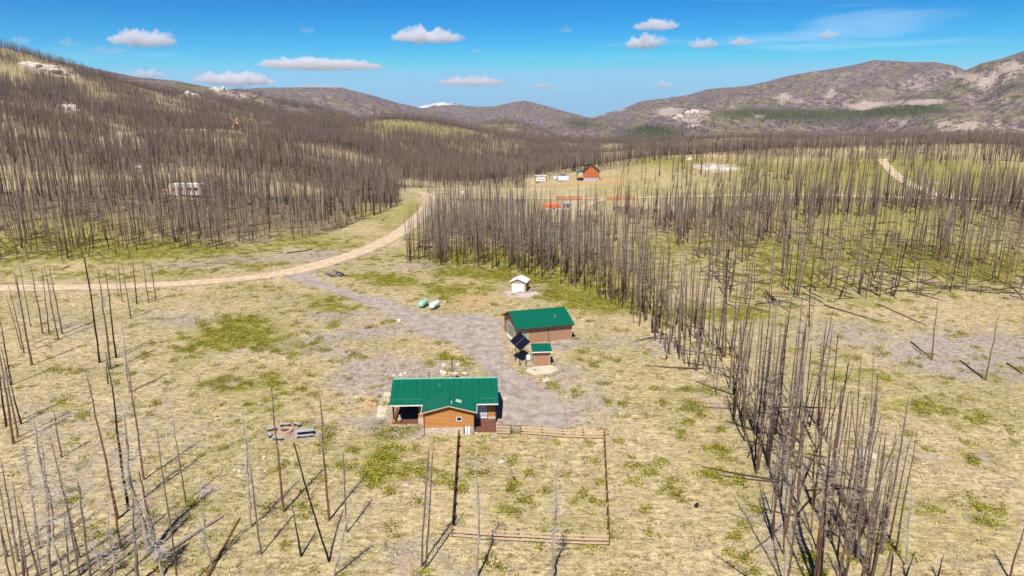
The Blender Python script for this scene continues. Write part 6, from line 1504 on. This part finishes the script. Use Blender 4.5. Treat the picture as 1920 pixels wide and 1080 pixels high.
# far living conifers: dark pointed crowns in the valley
g_ = np.random.default_rng(5); n = 60000
r = g_.uniform(1500, 3400, n); az = g_.uniform(R(-5), R(38), n); x, y = r*np.sin(az), r*np.cos(az); z = terrain(x, y); px, py = proj(x, y, z)
dm = blobs(px, py, [(1235,248,40,8,1),(1215,262,60,5,1),(1090,238,14,5,.4),(1300,238,30,6,.5),(1380,232,60,6,.5),(1450,228,60,8,.7),(1560,230,60,8,.4),(1700,228,80,8,.25),(1180,235,40,6,.3),(1140,228,30,5,.3)])
ok = g_.random(n) < dm*.10; x, y, z = x[ok], y[ok], z[ok]
VC = []; FC = []; 
for i in range(len(x)):
    h = g_.uniform(7, 14); b0 = len(VC); rr_ = h*.2
    for lv, (zz, q) in enumerate(((.1, 1), (.45, .62), (.42, .8), (.8, .25))):
        for k in range(5): a = 2*math.pi*k/5+lv; VC.append((x[i]+rr_*q*math.cos(a)*g_.uniform(.8,1.2), y[i]+rr_*q*math.sin(a), z[i]+h*zz))
    VC.append((x[i], y[i], z[i]+h)); 
    for lv in (0, 2):
        for k in range(5): FC.append((b0+lv*5+k, b0+lv*5+(k+1) % 5, b0+(lv+1)*5+(k+1) % 5)); FC.append((b0+lv*5+k, b0+(lv+1)*5+(k+1) % 5, b0+(lv+1)*5+k))
    for k in range(5): FC.append((b0+15+k, b0+15+(k+1) % 5, b0+20))
if VC: o = place('distant_pine_forest', np_mesh('distant_pine_forest', VC, FC, M['conifer'])); o['kind'] = 'stuff'

# ============================================================ ground growth near the camera
bx_list = []   # footprints kept clear
for o in (house, gar, sh, ws): pass
FOOT = [[hw_(X0, 2.6)[:2], hw_(10.2, 2.6)[:2], hw_(10.2, 12)[:2], hw_(X0, 12)[:2]], [hw_(-.3,-.5)[:2], hw_(9.9,-.2)[:2], hw_(9.9,4)[:2], hw_(-.3,4)[:2]],
 [(GO[0]+a*math.cos(GR)-b*math.sin(GR), GO[1]+a*math.sin(GR)+b*math.cos(GR)) for a, b in ((-.3,-.3),(11.2,-.3),(11.2,9.8),(-.3,9.8))],
 [(SO[0]-.2, SO[1]-.2), (SO[0]+3.1, SO[1]), (SO[0]+3, SO[1]+2.2), (SO[0]-.2, SO[1]+2.2)], [(WO[0]+a*math.cos(WR)-b*math.sin(WR), WO[1]+a*math.sin(WR)+b*math.cos(WR)) for a, b in ((-.3,-.3),(4.6,-.3),(4.6,4.6),(-.3,4.6))]]
def growth(name, n, rmax, template, mat, weight, seed, smin, smax):
    g_ = np.random.default_rng(seed); r = 44+(rmax-44)*g_.random(n)**.9; az = g_.uniform(R(-39), R(39), n); x, y = r*np.sin(az), r*np.cos(az)
    z = terrain(x, y); px, py = proj(x, y, z); wt = weight(px, py, x, y); ok = g_.random(n) < wt
    ok &= road_dist(x, y) > .1
    for f_ in FOOT: ok &= ~inpoly(x, y, f_)
    x, y, z = x[ok], y[ok], z[ok]; m_ = len(x); T = [np.array(t_[0]) for t_ in template]; Ft = [np.array(t_[1]) for t_ in template]; VV, FF, TT = [], [], []; base = 0
    which = g_.integers(0, len(T), m_); s = g_.uniform(smin, smax, m_); a = g_.uniform(0, 6.28, m_); tint = g_.random(m_)
    for w_ in range(len(T)):
        k = which == w_; c_, s_ = np.cos(a[k]), np.sin(a[k]); t_ = T[w_][None]*s[k][:,None,None]
        X = t_[...,0]*c_[:,None]-t_[...,1]*s_[:,None]+x[k][:,None]; Y = t_[...,0]*s_[:,None]+t_[...,1]*c_[:,None]+y[k][:,None]; Z = t_[...,2]+z[k][:,None]-.01
        nv = T[w_].shape[0]; q = k.sum(); VV.append(np.stack([X,Y,Z], -1).reshape(-1,3)); FF.append((Ft[w_][None]+(np.arange(q)*nv)[:,None,None]+base).reshape(-1,3)); TT.append(np.repeat(tint[k], nv)); base += q*nv
    me = np_mesh(name, np.concatenate(VV), np.concatenate(FF), mat); fattr(me, 'tint', np.concatenate(TT)); o = place(name, me); o['kind'] = 'stuff'; print(name, m_, len(me.polygons)); return o
def tuft(seed, n=6, h=.30, sp=.20):
    r_ = random.Random(seed); V_, F_ = [], []
    for i in range(n):
        a = r_.uniform(0, 6.28); b = r_.uniform(0, sp*.5); x, y = b*math.cos(a), b*math.sin(a); wd = r_.uniform(.02, .05); c_ = a+math.pi/2; l = r_.uniform(.6, 1)*sp*1.3; k = len(V_)
        V_ += [(x-wd*math.cos(c_), y-wd*math.sin(c_), 0), (x+wd*math.cos(c_), y+wd*math.sin(c_), 0), (x+l*math.cos(a), y+l*math.sin(a), h*r_.uniform(.5, 1))]; F_.append((k, k+1, k+2))
    return V_, F_
def shrub(seed, n=15, h=.26, sp=.5):
    r_ = random.Random(seed); V_, F_ = [], []
    for i in range(n):
        a = r_.uniform(0, 6.28); b = sp*math.sqrt(r_.random()); x, y, z = b*math.cos(a), b*math.sin(a), h*r_.uniform(.15, 1)*(1-(b/sp)**2*.6); q = [Vector((r_.uniform(-1,1), r_.uniform(-1,1), r_.uniform(-.5,.7))).normalized()*r_.uniform(.07, .15) for _ in range(3)]; k = len(V_)
        V_ += [(x+v.x, y+v.y, max(0, z+v.z)) for v in q]; F_.append((k, k+1, k+2))
    return V_, F_
def tint_mat(name, stops):
    m_ = NT(name, .9, .1); m_.color(m_.ramp(m_.attr('tint'), stops)); m_.b.inputs['Subsurface Weight'].default_value = 0; return m_.m
M['straw'] = tint_mat('straw_blades', [(0, (.28,.21,.11)), (.5, (.49,.39,.215)), (1, (.72,.60,.37))])
M['shrubg'] = tint_mat('low_shrub_leaves', [(0, (.095,.10,.007)), (.5, (.25,.24,.014)), (1, (.44,.395,.05))])
growth('dry_grass', 190000, 235, [tuft(i) for i in range(5)], M['straw'], lambda px, py, x, y: np.clip(.62+.9*fbm(x/3, y/3, 3, 300)-.5*blobs(px, py, SOIL)-.5*blobs(px, py, GREEN), .02, 1), 41, .35, .85)
growth('low_green_shrubs', 210000, 260, [shrub(i) for i in range(5)], M['shrubg'], lambda px, py, x, y: np.clip(3.0*(blobs(px, py, GREEN)*.75-.42+1.25*fbm(x/2.1, y/2.1, 4, 310)), .005, 1), 42, .7, 1.6)

def sticks(seed, n=3):
    r_ = random.Random(seed); V_, F_ = [], []
    for i in range(n):
        a = r_.uniform(0, 6.28); l = r_.uniform(.25, .8); x, y = r_.uniform(-.5,.5), r_.uniform(-.5,.5); c_, s_ = math.cos(a), math.sin(a); w_ = r_.uniform(.02,.04); k = len(V_)
        V_ += [(x-s_*w_, y+c_*w_, .02), (x+s_*w_, y-c_*w_, .02), (x, y, .03+w_*1.5), (x+c_*l, y+s_*l, .05)]; F_ += [(k,k+1,k+3),(k+1,k+2,k+3),(k+2,k,k+3)]
    return V_, F_
M['stickm'] = tint_mat('charred_sticks', [(0, (.06,.045,.035)), (.5, (.22,.165,.12)), (1, (.46,.40,.33))])
growth('fallen_sticks', 13000, 230, [sticks(i) for i in range(6)], M['stickm'], lambda px, py, x, y: np.clip(.35+.8*fbm(x/9, y/9, 3, 330)+.3*inpoly(px, py, A_)+.3*(px < 500)*(py > 700), .03, 1), 44, .5, 1.5)

def deadfall(seed):
    r_ = random.Random(seed); V_, F_ = [], []
    for i in range(1):
        a = r_.uniform(0, 6.28); l = r_.uniform(5, 10); c_, s_ = math.cos(a), math.sin(a); r0 = r_.uniform(.10, .15)
        for t_, q in ((0, r0), (.5, r0*.8), (1, r0*.35)):
            bx_, by_ = c_*l*t_-s_*.25*math.sin(t_*3), s_*l*t_+c_*.25*math.sin(t_*3)
            for k in range(5): b = 2*math.pi*k/5; V_.append((bx_-s_*math.cos(b)*q, by_+c_*math.cos(b)*q, .16+math.sin(b)*q))
        for j in range(2):
            for k in range(5): p0, p1, p2, p3 = j*5+k, j*5+(k+1) % 5, (j+1)*5+(k+1) % 5, (j+1)*5+k; F_ += [(p0,p1,p2),(p0,p2,p3)]
        for q in range(9):
            t_ = r_.uniform(.3,.95); bx_, by_ = c_*l*t_, s_*l*t_; k = len(V_); e_ = (r_.uniform(-.7,.7), r_.uniform(-.7,.7), r_.uniform(.2,.8)); V_ += [(bx_-.03, by_, .2), (bx_+.03, by_, .2), (bx_+e_[0], by_+e_[1], .2+e_[2])]; F_.append((k,k+1,k+2))
    return V_, F_
M['deadfallm'] = tint_mat('deadfall_bark', [(0, (.02,.016,.014)), (.45, (.09,.062,.045)), (.8, (.26,.21,.17)), (1, (.50,.44,.36))])
growth('forest_deadfall', 16000, 300, [deadfall(i) for i in range(9)], M['deadfallm'], lambda px, py, x, y: np.where(inpoly(px, py, B_px), .22, np.where(inpoly(px, py, E_px), .16, np.where(inpoly(px, py, A_), .10, np.where(inpoly(px, py, D_px), .2, 0)))), 45, .7, 1.1)
